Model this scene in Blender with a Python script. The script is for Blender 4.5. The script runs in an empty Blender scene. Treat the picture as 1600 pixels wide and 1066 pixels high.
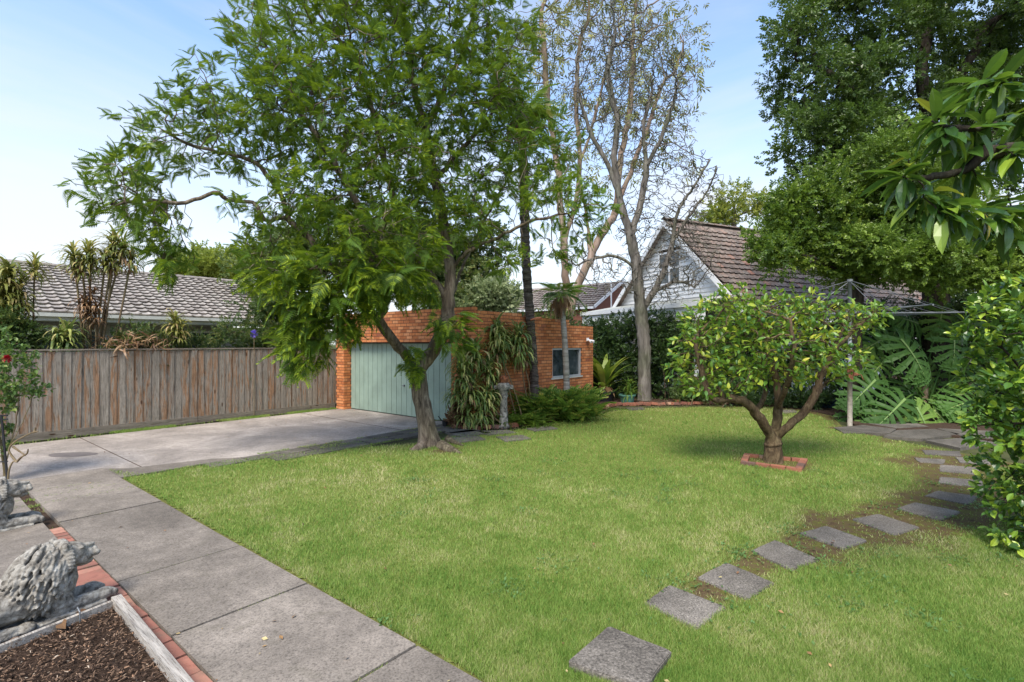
import bpy, math, random
import numpy as np
from mathutils import Vector, Matrix

random.seed(7)
RS = np.random.RandomState(7)
SC = bpy.context.scene
COL = SC.collection

# ------------------------------------------------------------------ camera, sky, sun, exposure
H = 2.05                      # eye height in metres
F = 800.0                     # focal length in photograph pixels (1600 wide)
HY = 536.0                    # row of the horizon
cam_d = bpy.data.cameras.new("camera")
cam_d.lens = 18.0; cam_d.sensor_width = 36.0; cam_d.clip_start = 0.05; cam_d.clip_end = 2000
cam_d.shift_y = (HY - 533.0) / 1600.0
cam = bpy.data.objects.new("camera", cam_d); COL.objects.link(cam)
cam.location = (0, 0, H); cam.rotation_euler = (math.radians(90), 0, 0)
SC.camera = cam

SUN_EL, SUN_AZ = math.radians(54), math.radians(-163)     # azimuth measured from +Y towards +X
world = bpy.data.worlds.new("World"); SC.world = world; world.use_nodes = True
wn, wl = world.node_tree.nodes, world.node_tree.links
wn.clear()
w_out = wn.new("ShaderNodeOutputWorld"); w_bg = wn.new("ShaderNodeBackground")
w_sky = wn.new("ShaderNodeTexSky"); w_sky.sky_type = 'NISHITA'; w_sky.sun_disc = False
w_sky.sun_elevation = SUN_EL; w_sky.sun_rotation = SUN_AZ
w_sky.air_density = 1.0; w_sky.dust_density = 0.3; w_sky.ozone_density = 1.6
w_tc = wn.new("ShaderNodeTexCoord"); w_map = wn.new("ShaderNodeMapping")
w_map.inputs['Scale'].default_value = (1.0, 1.0, 3.2); w_map.inputs['Rotation'].default_value = (0.25, 0.3, 0.9)
w_nz = wn.new("ShaderNodeTexNoise"); w_nz.inputs['Scale'].default_value = 1.6
w_nz.inputs['Detail'].default_value = 7; w_nz.inputs['Roughness'].default_value = 0.52; w_nz.inputs['Distortion'].default_value = 0.6
w_rm = wn.new("ShaderNodeValToRGB")
w_rm.color_ramp.elements[0].position = 0.42; w_rm.color_ramp.elements[0].color = (0.02, 0.02, 0.02, 1)
w_rm.color_ramp.elements[1].position = 0.70; w_rm.color_ramp.elements[1].color = (0.6, 0.6, 0.6, 1)
# thin veil of cloud, thicker towards the horizon all the way round
w_sep = wn.new("ShaderNodeSeparateXYZ"); w_mr = wn.new("ShaderNodeMapRange")
w_mr.inputs['From Min'].default_value = 0.0; w_mr.inputs['From Max'].default_value = 0.46; w_mr.interpolation_type = 'SMOOTHSTEP'
w_mr.inputs['To Min'].default_value = 0.70; w_mr.inputs['To Max'].default_value = 0.0
w_add = wn.new("ShaderNodeMath"); w_add.operation = 'ADD'; w_add.use_clamp = True
w_mix = wn.new("ShaderNodeMix"); w_mix.data_type = 'RGBA'
w_mix.inputs['B'].default_value = (2.75, 2.8, 2.9, 1)
wl.new(w_tc.outputs['Generated'], w_map.inputs['Vector']); wl.new(w_map.outputs['Vector'], w_nz.inputs['Vector'])
wl.new(w_nz.outputs['Fac'], w_rm.inputs['Fac'])
wl.new(w_tc.outputs['Generated'], w_sep.inputs['Vector']); wl.new(w_sep.outputs['Z'], w_mr.inputs['Value'])
wl.new(w_rm.outputs['Color'], w_add.inputs[0]); wl.new(w_mr.outputs['Result'], w_add.inputs[1])
wl.new(w_add.outputs[0], w_mix.inputs['Factor']); wl.new(w_sky.outputs['Color'], w_mix.inputs['A'])
wl.new(w_mix.outputs['Result'], w_bg.inputs['Color'])
w_bg.inputs['Strength'].default_value = 0.095
wl.new(w_bg.outputs['Background'], w_out.inputs['Surface'])

sun_d = bpy.data.lights.new("sun", 'SUN'); sun_d.energy = 1.5; sun_d.angle = math.radians(26); sun_d.color = (1.0, 0.92, 0.80)
sun = bpy.data.objects.new("sun", sun_d); COL.objects.link(sun)
sdir = Vector((math.sin(SUN_AZ) * math.cos(SUN_EL), math.cos(SUN_AZ) * math.cos(SUN_EL), math.sin(SUN_EL)))
sun.rotation_euler = sdir.to_track_quat('Z', 'Y').to_euler(); sun.location = (0, 0, 30)

SC.view_settings.view_transform = 'Standard'; SC.view_settings.look = 'None'
SC.view_settings.exposure = 1.9; SC.view_settings.gamma = 1.0; SC.view_settings.use_curve_mapping = False
SC.render.engine = 'CYCLES'
SC.cycles.max_bounces = 7; SC.cycles.diffuse_bounces = 4; SC.cycles.transmission_bounces = 5; SC.cycles.use_denoising = True

# ------------------------------------------------------------------ geometry helpers
U = np.array([0.63, 0.777]); U = U / np.linalg.norm(U)      # direction of fence, driveway and garage side wall
V = np.array([-U[1], U[0]])                                 # direction of the garage front and of the path

def A(px, py, Y):
    return np.array([(px - 800) / F * Y, Y, H - (py - HY) / F * Y])
def G(px, py, z=0.0):
    Y = (H - z) * F / (py - HY)
    return np.array([(px - 800) / F * Y, Y])
def norm(a):
    return a / np.maximum(np.linalg.norm(a, axis=-1, keepdims=True), 1e-9)

class MB:
    def __init__(s): s.V = []; s.F = {}; s.n = 0; s.R = []
    def add(s, V, Fc, rnd=None):
        V = np.asarray(V, float).reshape(-1, 3); Fc = np.asarray(Fc, int)
        s.V.append(V); s.F.setdefault(Fc.shape[1], []).append(Fc + s.n); s.n += len(V)
        if rnd is None: rnd = RS.rand()
        s.R.append(np.broadcast_to(np.asarray(rnd, float), (len(V),)).copy())
    def box(s, c, size, ax=None, rnd=None):
        """c centre, size along the axes ax (3x3 rows)"""
        ax = np.eye(3) if ax is None else np.asarray(ax, float)
        h = np.array(size) / 2.0
        P = np.array([[x, y, z] for z in (-1, 1) for y in (-1, 1) for x in (-1, 1)]) * h
        s.add(np.asarray(c) + P @ ax, BOXF, rnd)
    def tube(s, pts, rad, n=6, rnd=None, cap=True):
        pts = np.asarray(pts, float); m = len(pts)
        rad = np.broadcast_to(np.asarray(rad, float), (m,))
        T = np.gradient(pts, axis=0) if m > 1 else None; T = norm(T)
        ref = np.array([0.0, 0.0, 1.0]) if abs(T[0][2]) < 0.9 else np.array([1.0, 0, 0])
        X = np.cross(ref, T[0]); X /= np.linalg.norm(X)
        ang = np.linspace(0, 2 * math.pi, n, endpoint=False); ca, sa = np.cos(ang)[:, None], np.sin(ang)[:, None]
        R = []
        for i in range(m):
            X = X - T[i] * X.dot(T[i]); X /= max(np.linalg.norm(X), 1e-9); Yv = np.cross(T[i], X)
            R.append(pts[i] + rad[i] * (ca * X + sa * Yv))
        Vv = np.concatenate(R)
        i0 = np.arange(n); i1 = (i0 + 1) % n
        Fq = np.concatenate([np.stack([i0 + k * n, i1 + k * n, i1 + (k + 1) * n, i0 + (k + 1) * n], 1) for k in range(m - 1)])
        s.add(Vv, Fq, rnd)
        if cap:
            b = s.n - len(Vv)
            for k in (0, m - 1):
                c = (pts[k])[None]
                s.V.append(c); s.R.append(s.R[-1][:1].copy()); ci = s.n; s.n += 1
                a, d = (i1, i0) if k == 0 else (i0, i1)
                s.F.setdefault(3, []).append(np.stack([a + b + k * n, d + b + k * n, np.full(n, ci)], 1)[:, [1, 0, 2]])
    def lathe(s, c, prof, n=24, rnd=None):
        prof = np.asarray(prof, float); m = len(prof)
        ang = np.linspace(0, 2 * math.pi, n, endpoint=False)
        Vv = np.concatenate([np.stack([c[0] + r * np.cos(ang), c[1] + r * np.sin(ang), np.full(n, c[2] + z)], 1) for r, z in prof])
        i0 = np.arange(n); i1 = (i0 + 1) % n
        Fq = np.concatenate([np.stack([i0 + k * n, i1 + k * n, i1 + (k + 1) * n, i0 + (k + 1) * n], 1) for k in range(m - 1)])
        s.add(Vv, Fq, rnd)
    def prism(s, poly, z0, z1, rnd=None):
        poly = np.asarray(poly, float)
        a = np.roll(poly, -1, 0); ar = (poly[:, 0] * a[:, 1] - a[:, 0] * poly[:, 1]).sum()
        if ar < 0: poly = poly[::-1]
        n = len(poly)
        Vv = np.concatenate([np.c_[poly, np.full(n, z0)], np.c_[poly, np.full(n, z1)]])
        i0 = np.arange(n); i1 = (i0 + 1) % n
        b = s.n
        s.add(Vv, np.stack([i0, i1, i1 + n, i0 + n], 1), rnd)
        s.F.setdefault(n, []).append((np.arange(n) + n + b)[None]); s.F.setdefault(n, []).append((np.arange(n)[::-1] + b)[None])
    def scat(s, tmpl, M, T, S=None, rnd=None):
        """instances of template (V,F): M (N,3,3) rows are the axes, T (N,3), S (N,) or (N,3)"""
        TV, TF = tmpl[0], tmpl[1]; N = len(T)
        if N == 0: return
        S = np.ones(N) if S is None else np.asarray(S, float)
        if S.ndim == 1: S = np.repeat(S[:, None], 3, 1)
        P = np.einsum('nvi,nij->nvj', TV[None] * S[:, None, :], M) + T[:, None, :]
        nv = len(TV)
        Fq = (TF[None] + (np.arange(N) * nv)[:, None, None]).reshape(-1, TF.shape[1])
        if rnd is None: rnd = RS.rand(N)
        r = np.repeat(rnd, nv)
        if len(tmpl) > 2: r = np.clip(r * 0.75 + np.tile(tmpl[2], N) * 0.25, 0, 1)
        s.add(P.reshape(-1, 3), Fq, r)
    def mesh(s, name, off=(0, 0, 0), smooth=False):
        Vv = np.concatenate(s.V) - np.asarray(off, float)
        me = bpy.data.meshes.new(name)
        me.vertices.add(len(Vv)); me.vertices.foreach_set('co', Vv.astype(np.float32).ravel())
        idx = []; st = []; tot = 0
        for k, L in s.F.items():
            Fa = np.concatenate(L); idx.append(Fa.ravel()); st.append(tot + np.arange(len(Fa)) * k); tot += Fa.size
        idx = np.concatenate(idx); st = np.concatenate(st)
        me.loops.add(len(idx)); me.loops.foreach_set('vertex_index', idx.astype(np.int32))
        me.polygons.add(len(st)); me.polygons.foreach_set('loop_start', st.astype(np.int32))
        me.polygons.foreach_set('use_smooth', np.full(len(st), bool(smooth)))
        at = me.attributes.new('rnd', 'FLOAT', 'POINT'); at.data.foreach_set('value', np.concatenate(s.R).astype(np.float32))
        me.update(calc_edges=True)
        return me

BOXF = np.array([[0, 2, 3, 1], [4, 5, 7, 6], [0, 1, 5, 4], [2, 6, 7, 3], [0, 4, 6, 2], [1, 3, 7, 5]])

def put(name, data, mat=None, parent=None, kind=None, label=None, cat=None, group=None, loc=None):
    o = bpy.data.objects.new(name, data); COL.objects.link(o)
    if mat is not None and data is not None and len(data.materials) == 0: data.materials.append(mat)
    if parent is not None: o.parent = parent
    if loc is not None: o.location = loc
    if kind: o['kind'] = kind
    if label: o['label'] = label
    if cat: o['category'] = cat
    if group: o['group'] = group
    return o
def thing(name, label, cat, loc, group=None, rz=0.0):
    o = put(name, None, label=label, cat=cat, group=group, loc=tuple(float(v) for v in loc))
    o.empty_display_size = 0.2
    o.rotation_euler = (0, 0, rz)
    return o
def part(name, mb, mat, root, smooth=False, kind=None, label=None, local=False):
    off = (0, 0, 0) if local else tuple(root_world(root))
    return put(name, mb.mesh(name, off, smooth), mat, root, kind=kind, label=label)
def root_world(o):
    p = np.zeros(3)
    while o is not None:
        p = p + np.array(o.location); o = o.parent
    return p
def solo(name, mb, mat, label, cat, group=None, smooth=False):
    """a thing that is a single mesh"""
    Vv = np.concatenate(mb.V); c = np.array([Vv[:, 0].mean(), Vv[:, 1].mean(), Vv[:, 2].min()])
    return put(name, mb.mesh(name, c, smooth), mat, label=label, cat=cat, group=group, loc=tuple(c))
def struct(name, mb, mat, smooth=False, kind='structure'):
    return put(name, mb.mesh(name, (0, 0, 0), smooth), mat, kind=kind)
def pieces(name, me, root, M, T, S=None, limit=300, stuff_name=None, mat=None, tmpl=None, cull=None):
    """alike pieces as children sharing one mesh; those past the limit joined into one stuff part. M rows = axes"""
    N = len(T); T = np.asarray(T, float); M = np.asarray(M, float)
    S = np.ones((N, 3)) if S is None else np.asarray(S, float)
    if S.ndim == 1: S = np.repeat(S[:, None], 3, 1)
    rw = root_world(root)
    d = np.linalg.norm(T - np.array([0, 0, H]), axis=1)
    if cull is not None: d = d + np.where(cull, 0, 1000.0)
    order = np.argsort(d)
    for i in order[:limit]:
        o = put(name, me, mat, root)
        m = Matrix([[M[i][0][k] * S[i][0], M[i][1][k] * S[i][1], M[i][2][k] * S[i][2], T[i][k] - rw[k]] for k in range(3)] + [[0, 0, 0, 1]])
        o.matrix_basis = m
    if N > limit:
        r = order[limit:]; mb = MB(); mb.scat(tmpl, M[r], T[r], S[r])
        part(stuff_name, mb, mat, root, kind='stuff')

def tmesh(name, tmpl, smooth=False):
    mb = MB(); mb.add(tmpl[0], tmpl[1], 0.0); return mb.mesh(name, (0, 0, 0), smooth)

def frames(D, up=None, roll=0.0, rs=RS):
    """rows: x side, y = D, z normal"""
    D = norm(D); N = len(D)
    up = np.tile(np.array([0, 0, 1.0]), (N, 1)) if up is None else up
    X = norm(np.cross(D, up) + 1e-5); Z = np.cross(X, D)
    if roll > 0:
        a = rs.randn(N) * roll; ca, sa = np.cos(a)[:, None], np.sin(a)[:, None]
        X, Z = X * ca + Z * sa, Z * ca - X * sa
    return np.stack([X, D, Z], 1)

# ------------------------------------------------------------------ materials
def nodemat(name):
    m = bpy.data.materials.new(name); m.use_nodes = True
    nt = m.node_tree; nt.nodes.clear()
    out = nt.nodes.new("ShaderNodeOutputMaterial"); b = nt.nodes.new("ShaderNodeBsdfPrincipled")
    nt.links.new(b.outputs[0], out.inputs[0])
    return m, nt, b, out
def ramp(nt, stops, interp='LINEAR'):
    r = nt.nodes.new("ShaderNodeValToRGB"); cr = r.color_ramp; cr.interpolation = interp
    while len(cr.elements) < len(stops): cr.elements.new(0.5)
    for e, (p, c) in zip(cr.elements, stops): e.position = p; e.color = (*c, 1)
    return r
def noise(nt, vec, scale, detail=4, rough=0.55, dist=0.0, mscale=None):
    n = nt.nodes.new("ShaderNodeTexNoise"); n.inputs['Scale'].default_value = scale
    n.inputs['Detail'].default_value = detail; n.inputs['Roughness'].default_value = rough; n.inputs['Distortion'].default_value = dist
    if mscale is not None:
        mp = nt.nodes.new("ShaderNodeMapping"); mp.inputs['Scale'].default_value = mscale
        nt.links.new(vec, mp.inputs['Vector']); vec = mp.outputs['Vector']
    nt.links.new(vec, n.inputs['Vector']); return n.outputs['Fac']
def mixc(nt, f, a, b, blend='MIX'):
    m = nt.nodes.new("ShaderNodeMix"); m.data_type = 'RGBA'; m.blend_type = blend
    for k, v in (('Factor', f), ('A', a), ('B', b)):
        if isinstance(v, (tuple, float, int)): m.inputs[k].default_value = (*v, 1) if isinstance(v, tuple) else v
        else: nt.links.new(v, m.inputs[k])
    return m.outputs['Result']
def math_(nt, op, a, b=0.0, clamp=False):
    m = nt.nodes.new("ShaderNodeMath"); m.operation = op; m.use_clamp = clamp
    for k, v in enumerate((a, b)):
        if isinstance(v, (int, float)): m.inputs[k].default_value = v
        else: nt.links.new(v, m.inputs[k])
    return m.outputs[0]
def rnd_val(nt):
    """attribute rnd + object random, wrapped to 0..1"""
    at = nt.nodes.new("ShaderNodeAttribute"); at.attribute_name = 'rnd'
    oi = nt.nodes.new("ShaderNodeObjectInfo")
    return math_(nt, 'FRACT', math_(nt, 'ADD', at.outputs['Fac'], oi.outputs['Random']))
def coords(nt, kind='Object'):
    tc = nt.nodes.new("ShaderNodeTexCoord"); return tc.outputs[kind]
def geo_pos(nt):
    return nt.nodes.new("ShaderNodeNewGeometry").outputs['Position']
def bump(nt, b, h, strength=0.3, dist=0.01):
    n = nt.nodes.new("ShaderNodeBump"); n.inputs['Strength'].default_value = strength; n.inputs['Distance'].default_value = dist
    nt.links.new(h, n.inputs['Height']); nt.links.new(n.outputs[0], b.inputs['Normal'])

def plain(name, col, rough=0.6, metal=0.0, var=0.12, scale=8.0, spec=0.4):
    m, nt, b, _ = nodemat(name)
    p = geo_pos(nt); f = noise(nt, p, scale, 5, 0.6)
    lo = tuple(c * (1 - var * 2.2) for c in col); hi = tuple(min(1, c * (1 + var * 1.4)) for c in col)
    r = ramp(nt, [(0.3, lo), (0.55, col), (0.75, hi)]); nt.links.new(f, r.inputs[0])
    nt.links.new(r.outputs[0], b.inputs['Base Color'])
    b.inputs['Roughness'].default_value = rough; b.inputs['Metallic'].default_value = metal; b.inputs['Specular IOR Level'].default_value = spec
    bump(nt, b, noise(nt, p, scale * 12, 3, 0.6), 0.15, 0.004)
    return m

def leafmat(name, stops, trans=(0.25, 0.42, 0.04), tf=0.35, rough=0.45, spec=0.4, wvar=0.0):
    m, nt, b, out = nodemat(name)
    r = ramp(nt, stops); rv = rnd_val(nt)
    if wvar > 0:
        nz = noise(nt, geo_pos(nt), 0.55, 2, 0.5)
        rv = math_(nt, 'ADD', math_(nt, 'MULTIPLY', rv, 1 - wvar), math_(nt, 'MULTIPLY', math_(nt, 'SUBTRACT', math_(nt, 'MULTIPLY', nz, 2.4), 0.7, True), wvar), True)
    nt.links.new(rv, r.inputs[0])
    nt.links.new(r.outputs[0], b.inputs['Base Color'])
    b.inputs['Roughness'].default_value = rough; b.inputs['Specular IOR Level'].default_value = spec
    t = nt.nodes.new("ShaderNodeBsdfTranslucent")
    tc = mixc(nt, 0.55, r.outputs[0], trans); nt.links.new(tc, t.inputs[0])
    mx = nt.nodes.new("ShaderNodeMixShader"); mx.inputs[0].default_value = tf
    nt.links.new(b.outputs[0], mx.inputs[1]); nt.links.new(t.outputs[0], mx.inputs[2]); nt.links.new(mx.outputs[0], out.inputs[0])
    return m

def barkmat(name, c0, c1, c2, ms=(6, 6, 1.2), sc=2.2, bs=0.7):
    m, nt, b, _ = nodemat(name); p = geo_pos(nt)
    f = noise(nt, p, sc, 8, 0.65, 0.6, ms)
    r = ramp(nt, [(0.32, c0), (0.5, c1), (0.7, c2)]); nt.links.new(f, r.inputs[0])
    f2 = noise(nt, p, 1.3, 3, 0.5)
    r2 = ramp(nt, [(0.42, (1, 1, 1)), (0.68, (0.72, 0.8, 0.66))]); nt.links.new(f2, r2.inputs[0])
    nt.links.new(mixc(nt, 1.0, r.outputs[0], r2.outputs[0], 'MULTIPLY'), b.inputs['Base Color'])
    b.inputs['Roughness'].default_value = 0.9; b.inputs['Specular IOR Level'].default_value = 0.15
    bump(nt, b, f, bs, 0.03)
    return m

def concrete(name, base, warm=1.0, stain=0.35, dark=0.6, speck=0.0):
    m, nt, b, _ = nodemat(name); p = geo_pos(nt)
    f1 = noise(nt, p, 0.9, 8, 0.68, 0.5); f2 = noise(nt, p, 70, 4, 0.7); f3 = noise(nt, p, 11, 6, 0.75, 0.3)
    lo = tuple(c * dark for c in base); hi = tuple(min(1, c * 1.45) for c in base)
    r1 = ramp(nt, [(0.38, lo), (0.5, base), (0.62, hi)]); nt.links.new(math_(nt, 'ADD', math_(nt, 'MULTIPLY', f1, 0.72), math_(nt, 'MULTIPLY', f3, 0.28)), r1.inputs[0])
    r2 = ramp(nt, [(0.34, (0.45 - speck * .2,) * 3), (0.48, (0.92 - speck * .2,) * 3), (0.62, (1.1 + speck * .2,) * 3), (0.74, (1.35 + speck,) * 3)]); nt.links.new(f2, r2.inputs[0])
    c = mixc(nt, 1.0, r1.outputs[0], r2.outputs[0], 'MULTIPLY')
    f4 = noise(nt, p, 2.3, 4, 0.6, 2.0)
    r4 = ramp(nt, [(0.56, (0, 0, 0)), (0.72, (stain,) * 3)]); nt.links.new(f4, r4.inputs[0])
    c = mixc(nt, r4.outputs[0], c, (base[0] * 0.5, base[1] * 0.52, base[2] * 0.42))
    oi = nt.nodes.new("ShaderNodeObjectInfo")
    k = nt.nodes.new("ShaderNodeMapRange"); k.inputs['To Min'].default_value = 0.86; k.inputs['To Max'].default_value = 1.12
    nt.links.new(oi.outputs['Random'], k.inputs['Value'])
    cc = nt.nodes.new("ShaderNodeCombineColor")
    for i in range(3): nt.links.new(k.outputs[0], cc.inputs[i])
    c = mixc(nt, 1.0, c, cc.outputs[0], 'MULTIPLY')
    nt.links.new(c, b.inputs['Base Color']); b.inputs['Roughness'].default_value = 0.88; b.inputs['Specular IOR Level'].default_value = 0.25
    bump(nt, b, math_(nt, 'ADD', f2, math_(nt, 'MULTIPLY', noise(nt, p, 90, 3, 0.7), 0.7)), 0.5, 0.006)
    return m

def brickmat(name, stops, sc=14.0, moss=0.0):
    m, nt, b, _ = nodemat(name); p = geo_pos(nt)
    r = ramp(nt, stops); nt.links.new(rnd_val(nt), r.inputs[0])
    f = noise(nt, p, sc, 6, 0.7); r2 = ramp(nt, [(0.3, (0.72, 0.7, 0.7)), (0.5, (1, 1, 1)), (0.75, (1.15, 1.12, 1.1))]); nt.links.new(f, r2.inputs[0])
    c = mixc(nt, 1.0, r.outputs[0], r2.outputs[0], 'MULTIPLY')
    f3 = noise(nt, p, 1.1, 4, 0.6); r3 = ramp(nt, [(0.4, (0.86, 0.84, 0.82)), (0.6, (1, 1, 1))]); nt.links.new(f3, r3.inputs[0])
    c = mixc(nt, 1.0, c, r3.outputs[0], 'MULTIPLY')
    if moss > 0:
        f4 = noise(nt, p, 7, 5, 0.65); r4 = ramp(nt, [(0.5, (0, 0, 0)), (0.66, (moss,) * 3)]); nt.links.new(f4, r4.inputs[0])
        c = mixc(nt, r4.outputs[0], c, (0.10, 0.10, 0.07))
    nt.links.new(c, b.inputs['Base Color']); b.inputs['Roughness'].default_value = 0.85; b.inputs['Specular IOR Level'].default_value = 0.25
    bump(nt, b, noise(nt, p, sc * 5, 4, 0.7), 0.35, 0.004)
    return m

# ------------------------------------------------------------------ material library
M_path = concrete("path_concrete", (0.205, 0.176, 0.146), dark=0.68, stain=0.3)
M_drive = concrete("driveway_concrete", (0.30, 0.262, 0.23), stain=0.4, dark=0.72)
M_stone = concrete("pebble_stone", (0.175, 0.155, 0.13), stain=0.3, speck=0.8)
M_slab = concrete("old_paver", (0.135, 0.12, 0.098), stain=0.7)
M_brick = brickmat("garage_brick", [(0.0, (0.42, 0.14, 0.055)), (0.35, (0.56, 0.20, 0.075)), (0.7, (0.65, 0.25, 0.095)), (0.93, (0.70, 0.31, 0.14)), (1.0, (0.32, 0.11, 0.06))])
M_paver_brick = brickmat("path_brick", [(0.0, (0.27, 0.12, 0.09)), (0.5, (0.38, 0.16, 0.115)), (1.0, (0.44, 0.23, 0.165))], moss=0.5)
M_edge_brick = brickmat("border_brick", [(0.0, (0.12, 0.085, 0.075)), (0.3, (0.30, 0.12, 0.08)), (0.7, (0.42, 0.17, 0.10)), (1.0, (0.48, 0.30, 0.20))], moss=0.6)
M_mortar = plain("mortar", (0.085, 0.055, 0.04), 0.95, var=0.3)
M_white = plain("white_paint", (0.78, 0.79, 0.80), 0.5, var=0.03, scale=1.5)
M_cream = plain("cream_paint", (0.62, 0.61, 0.55), 0.5, var=0.05, scale=2)
M_green_door = plain("sage_paint", (0.28, 0.375, 0.31), 0.5, var=0.09, scale=1.6)
M_black = plain("black_plastic", (0.02, 0.021, 0.025), 0.45)
M_steel = plain("grey_steel", (0.20, 0.215, 0.23), 0.55, 0.2, var=0.12, scale=9)
M_postcream = plain("weathered_post_paint", (0.30, 0.265, 0.21), 0.6, var=0.2, scale=9)
M_rust = plain("rust", (0.20, 0.075, 0.035), 0.9, var=0.5, scale=22)
M_teal = plain("green_glaze", (0.10, 0.24, 0.19), 0.4, var=0.15)
M_bluepot = plain("blue_plastic", (0.018, 0.045, 0.07), 0.45, var=0.2)
M_terra = plain("terracotta", (0.42, 0.17, 0.08), 0.8, var=0.2)
M_wall_dull = plain("house_wall", (0.34, 0.32, 0.29), 0.9, var=0.08)
M_farbrick = brickmat("far_brick", [(0.0, (0.17, 0.07, 0.045)), (1.0, (0.33, 0.14, 0.09))])
M_fascia = plain("fascia_paint", (0.66, 0.66, 0.58), 0.5, var=0.05)
M_soffit = plain("soffit_paint", (0.5, 0.5, 0.44), 0.7, var=0.05)

def tilemat(name, stops, lich=0.5):
    m, nt, b, _ = nodemat(name); p = geo_pos(nt)
    r = ramp(nt, stops); nt.links.new(rnd_val(nt), r.inputs[0])
    f = noise(nt, p, 9, 7, 0.75); r2 = ramp(nt, [(0.36, (0.45, 0.43, 0.42)), (0.5, (0.95, 0.95, 0.95)), (0.68, (1.25, 1.25, 1.22))]); nt.links.new(f, r2.inputs[0])
    c = mixc(nt, 1.0, r.outputs[0], r2.outputs[0], 'MULTIPLY')
    f4 = noise(nt, p, 3.1, 5, 0.7); r4 = ramp(nt, [(0.5, (0, 0, 0)), (0.62, (lich,) * 3)]); nt.links.new(f4, r4.inputs[0])
    c = mixc(nt, r4.outputs[0], c, (0.33, 0.32, 0.28))
    nt.links.new(c, b.inputs['Base Color']); b.inputs['Roughness'].default_value = 0.85
    bump(nt, b, f, 0.4, 0.01)
    return m
M_tile_grey = tilemat("grey_roof_tile", [(0.0, (0.25, 0.22, 0.195)), (0.5, (0.31, 0.275, 0.245)), (1.0, (0.36, 0.325, 0.29))])
M_tile_red = tilemat("weathered_red_tile", [(0.0, (0.14, 0.11, 0.095)), (0.6, (0.22, 0.17, 0.145)), (0.93, (0.26, 0.185, 0.15)), (1.0, (0.34, 0.17, 0.12))], lich=0.35)
M_tile_dark = tilemat("brown_roof_tile", [(0.0, (0.16, 0.12, 0.10)), (1.0, (0.33, 0.28, 0.24))])

def woodmat(name, grey, orange, amt, rot=None, osc=None):
    m, nt, b, _ = nodemat(name)
    oi = nt.nodes.new("ShaderNodeObjectInfo")
    tc = nt.nodes.new("ShaderNodeTexCoord")
    cv = nt.nodes.new("ShaderNodeCombineXYZ"); nt.links.new(math_(nt, 'MULTIPLY', oi.outputs['Random'], 37.0), cv.inputs[0]); nt.links.new(math_(nt, 'MULTIPLY', oi.outputs['Random'], 91.0), cv.inputs[2])
    va = nt.nodes.new("ShaderNodeVectorMath"); nt.links.new(tc.outputs['Object'], va.inputs[0]); nt.links.new(cv.outputs[0], va.inputs[1])
    p = va.outputs[0]
    if osc is not None:
        m0 = nt.nodes.new('ShaderNodeVectorMath'); m0.operation = 'MULTIPLY'; nt.links.new(tc.outputs['Object'], m0.inputs[0]); m0.inputs[1].default_value = osc; nt.links.new(m0.outputs[0], va.inputs[0])
    if rot is not None:
        m1 = nt.nodes.new('ShaderNodeMapping'); m1.inputs['Rotation'].default_value = (0, 0, -rot); nt.links.new(p, m1.inputs['Vector'])
        m2 = nt.nodes.new('ShaderNodeMapping'); m2.inputs['Rotation'].default_value = (0, math.radians(90), 0); nt.links.new(m1.outputs[0], m2.inputs['Vector']); p = m2.outputs[0]
    grain = noise(nt, p, 3.0, 8, 0.7, 0.8, (11, 11, 0.7))
    fine = noise(nt, p, 14.0, 5, 0.7, 0.3, (12, 12, 0.5))
    base = ramp(nt, [(0.3, tuple(c * 0.5 for c in grey)), (0.5, grey), (0.72, tuple(min(1, c * 1.5) for c in grey))]); nt.links.new(grain, base.inputs[0])
    blot = noise(nt, p, 2.0, 5, 0.6, 1.5, (5.5, 5.5, 0.55))
    sel = math_(nt, 'ADD', blot, math_(nt, 'MULTIPLY', math_(nt, 'SUBTRACT', oi.outputs['Random'], 0.5), 0.19))
    rs = ramp(nt, [(0.55 - amt, (0, 0, 0)), (0.66 - amt, (0.9, 0.9, 0.9))]); nt.links.new(sel, rs.inputs[0])
    og = ramp(nt, [(0.32, tuple(c * 0.38 for c in orange)), (0.5, orange), (0.7, tuple(min(1, c * 1.5) for c in orange))]); nt.links.new(grain, og.inputs[0])
    c = mixc(nt, rs.outputs[0], base.outputs[0], og.outputs[0])
    rd = ramp(nt, [(0.36, (0.35, 0.3, 0.28)), (0.47, (1, 1, 1))]); nt.links.new(fine, rd.inputs[0])
    c = mixc(nt, 1.0, c, rd.outputs[0], 'MULTIPLY')
    # knots
    vo = nt.nodes.new("ShaderNodeTexVoronoi"); mp = nt.nodes.new("ShaderNodeMapping"); mp.inputs['Scale'].default_value = (5, 5, 1.6)
    nt.links.new(p, mp.inputs['Vector']); nt.links.new(mp.outputs[0], vo.inputs['Vector']); vo.inputs['Scale'].default_value = 1.0
    rk = ramp(nt, [(0.07, (0.3, 0.2, 0.15)), (0.12, (1, 1, 1))]); nt.links.new(vo.outputs['Distance'], rk.inputs[0])
    c = mixc(nt, 1.0, c, rk.outputs[0], 'MULTIPLY')
    nt.links.new(c, b.inputs['Base Color']); b.inputs['Roughness'].default_value = 0.9; b.inputs['Specular IOR Level'].default_value = 0.15
    bump(nt, b, math_(nt, 'ADD', grain, fine), 0.5, 0.006)
    return m
M_paling = woodmat("weathered_paling", (0.285, 0.255, 0.215), (0.30, 0.175, 0.10), 0.05, None, (0.11, 0.014, 1.74))
M_plinth = woodmat("grey_plinth", (0.22, 0.19, 0.155), (0.26, 0.20, 0.13), -0.1, math.atan2(U[1], U[0]))
M_sleeper = woodmat("grey_timber_edge", (0.36, 0.33, 0.29), (0.32, 0.25, 0.18), -0.12, math.atan2(V[1], V[0]))

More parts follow.
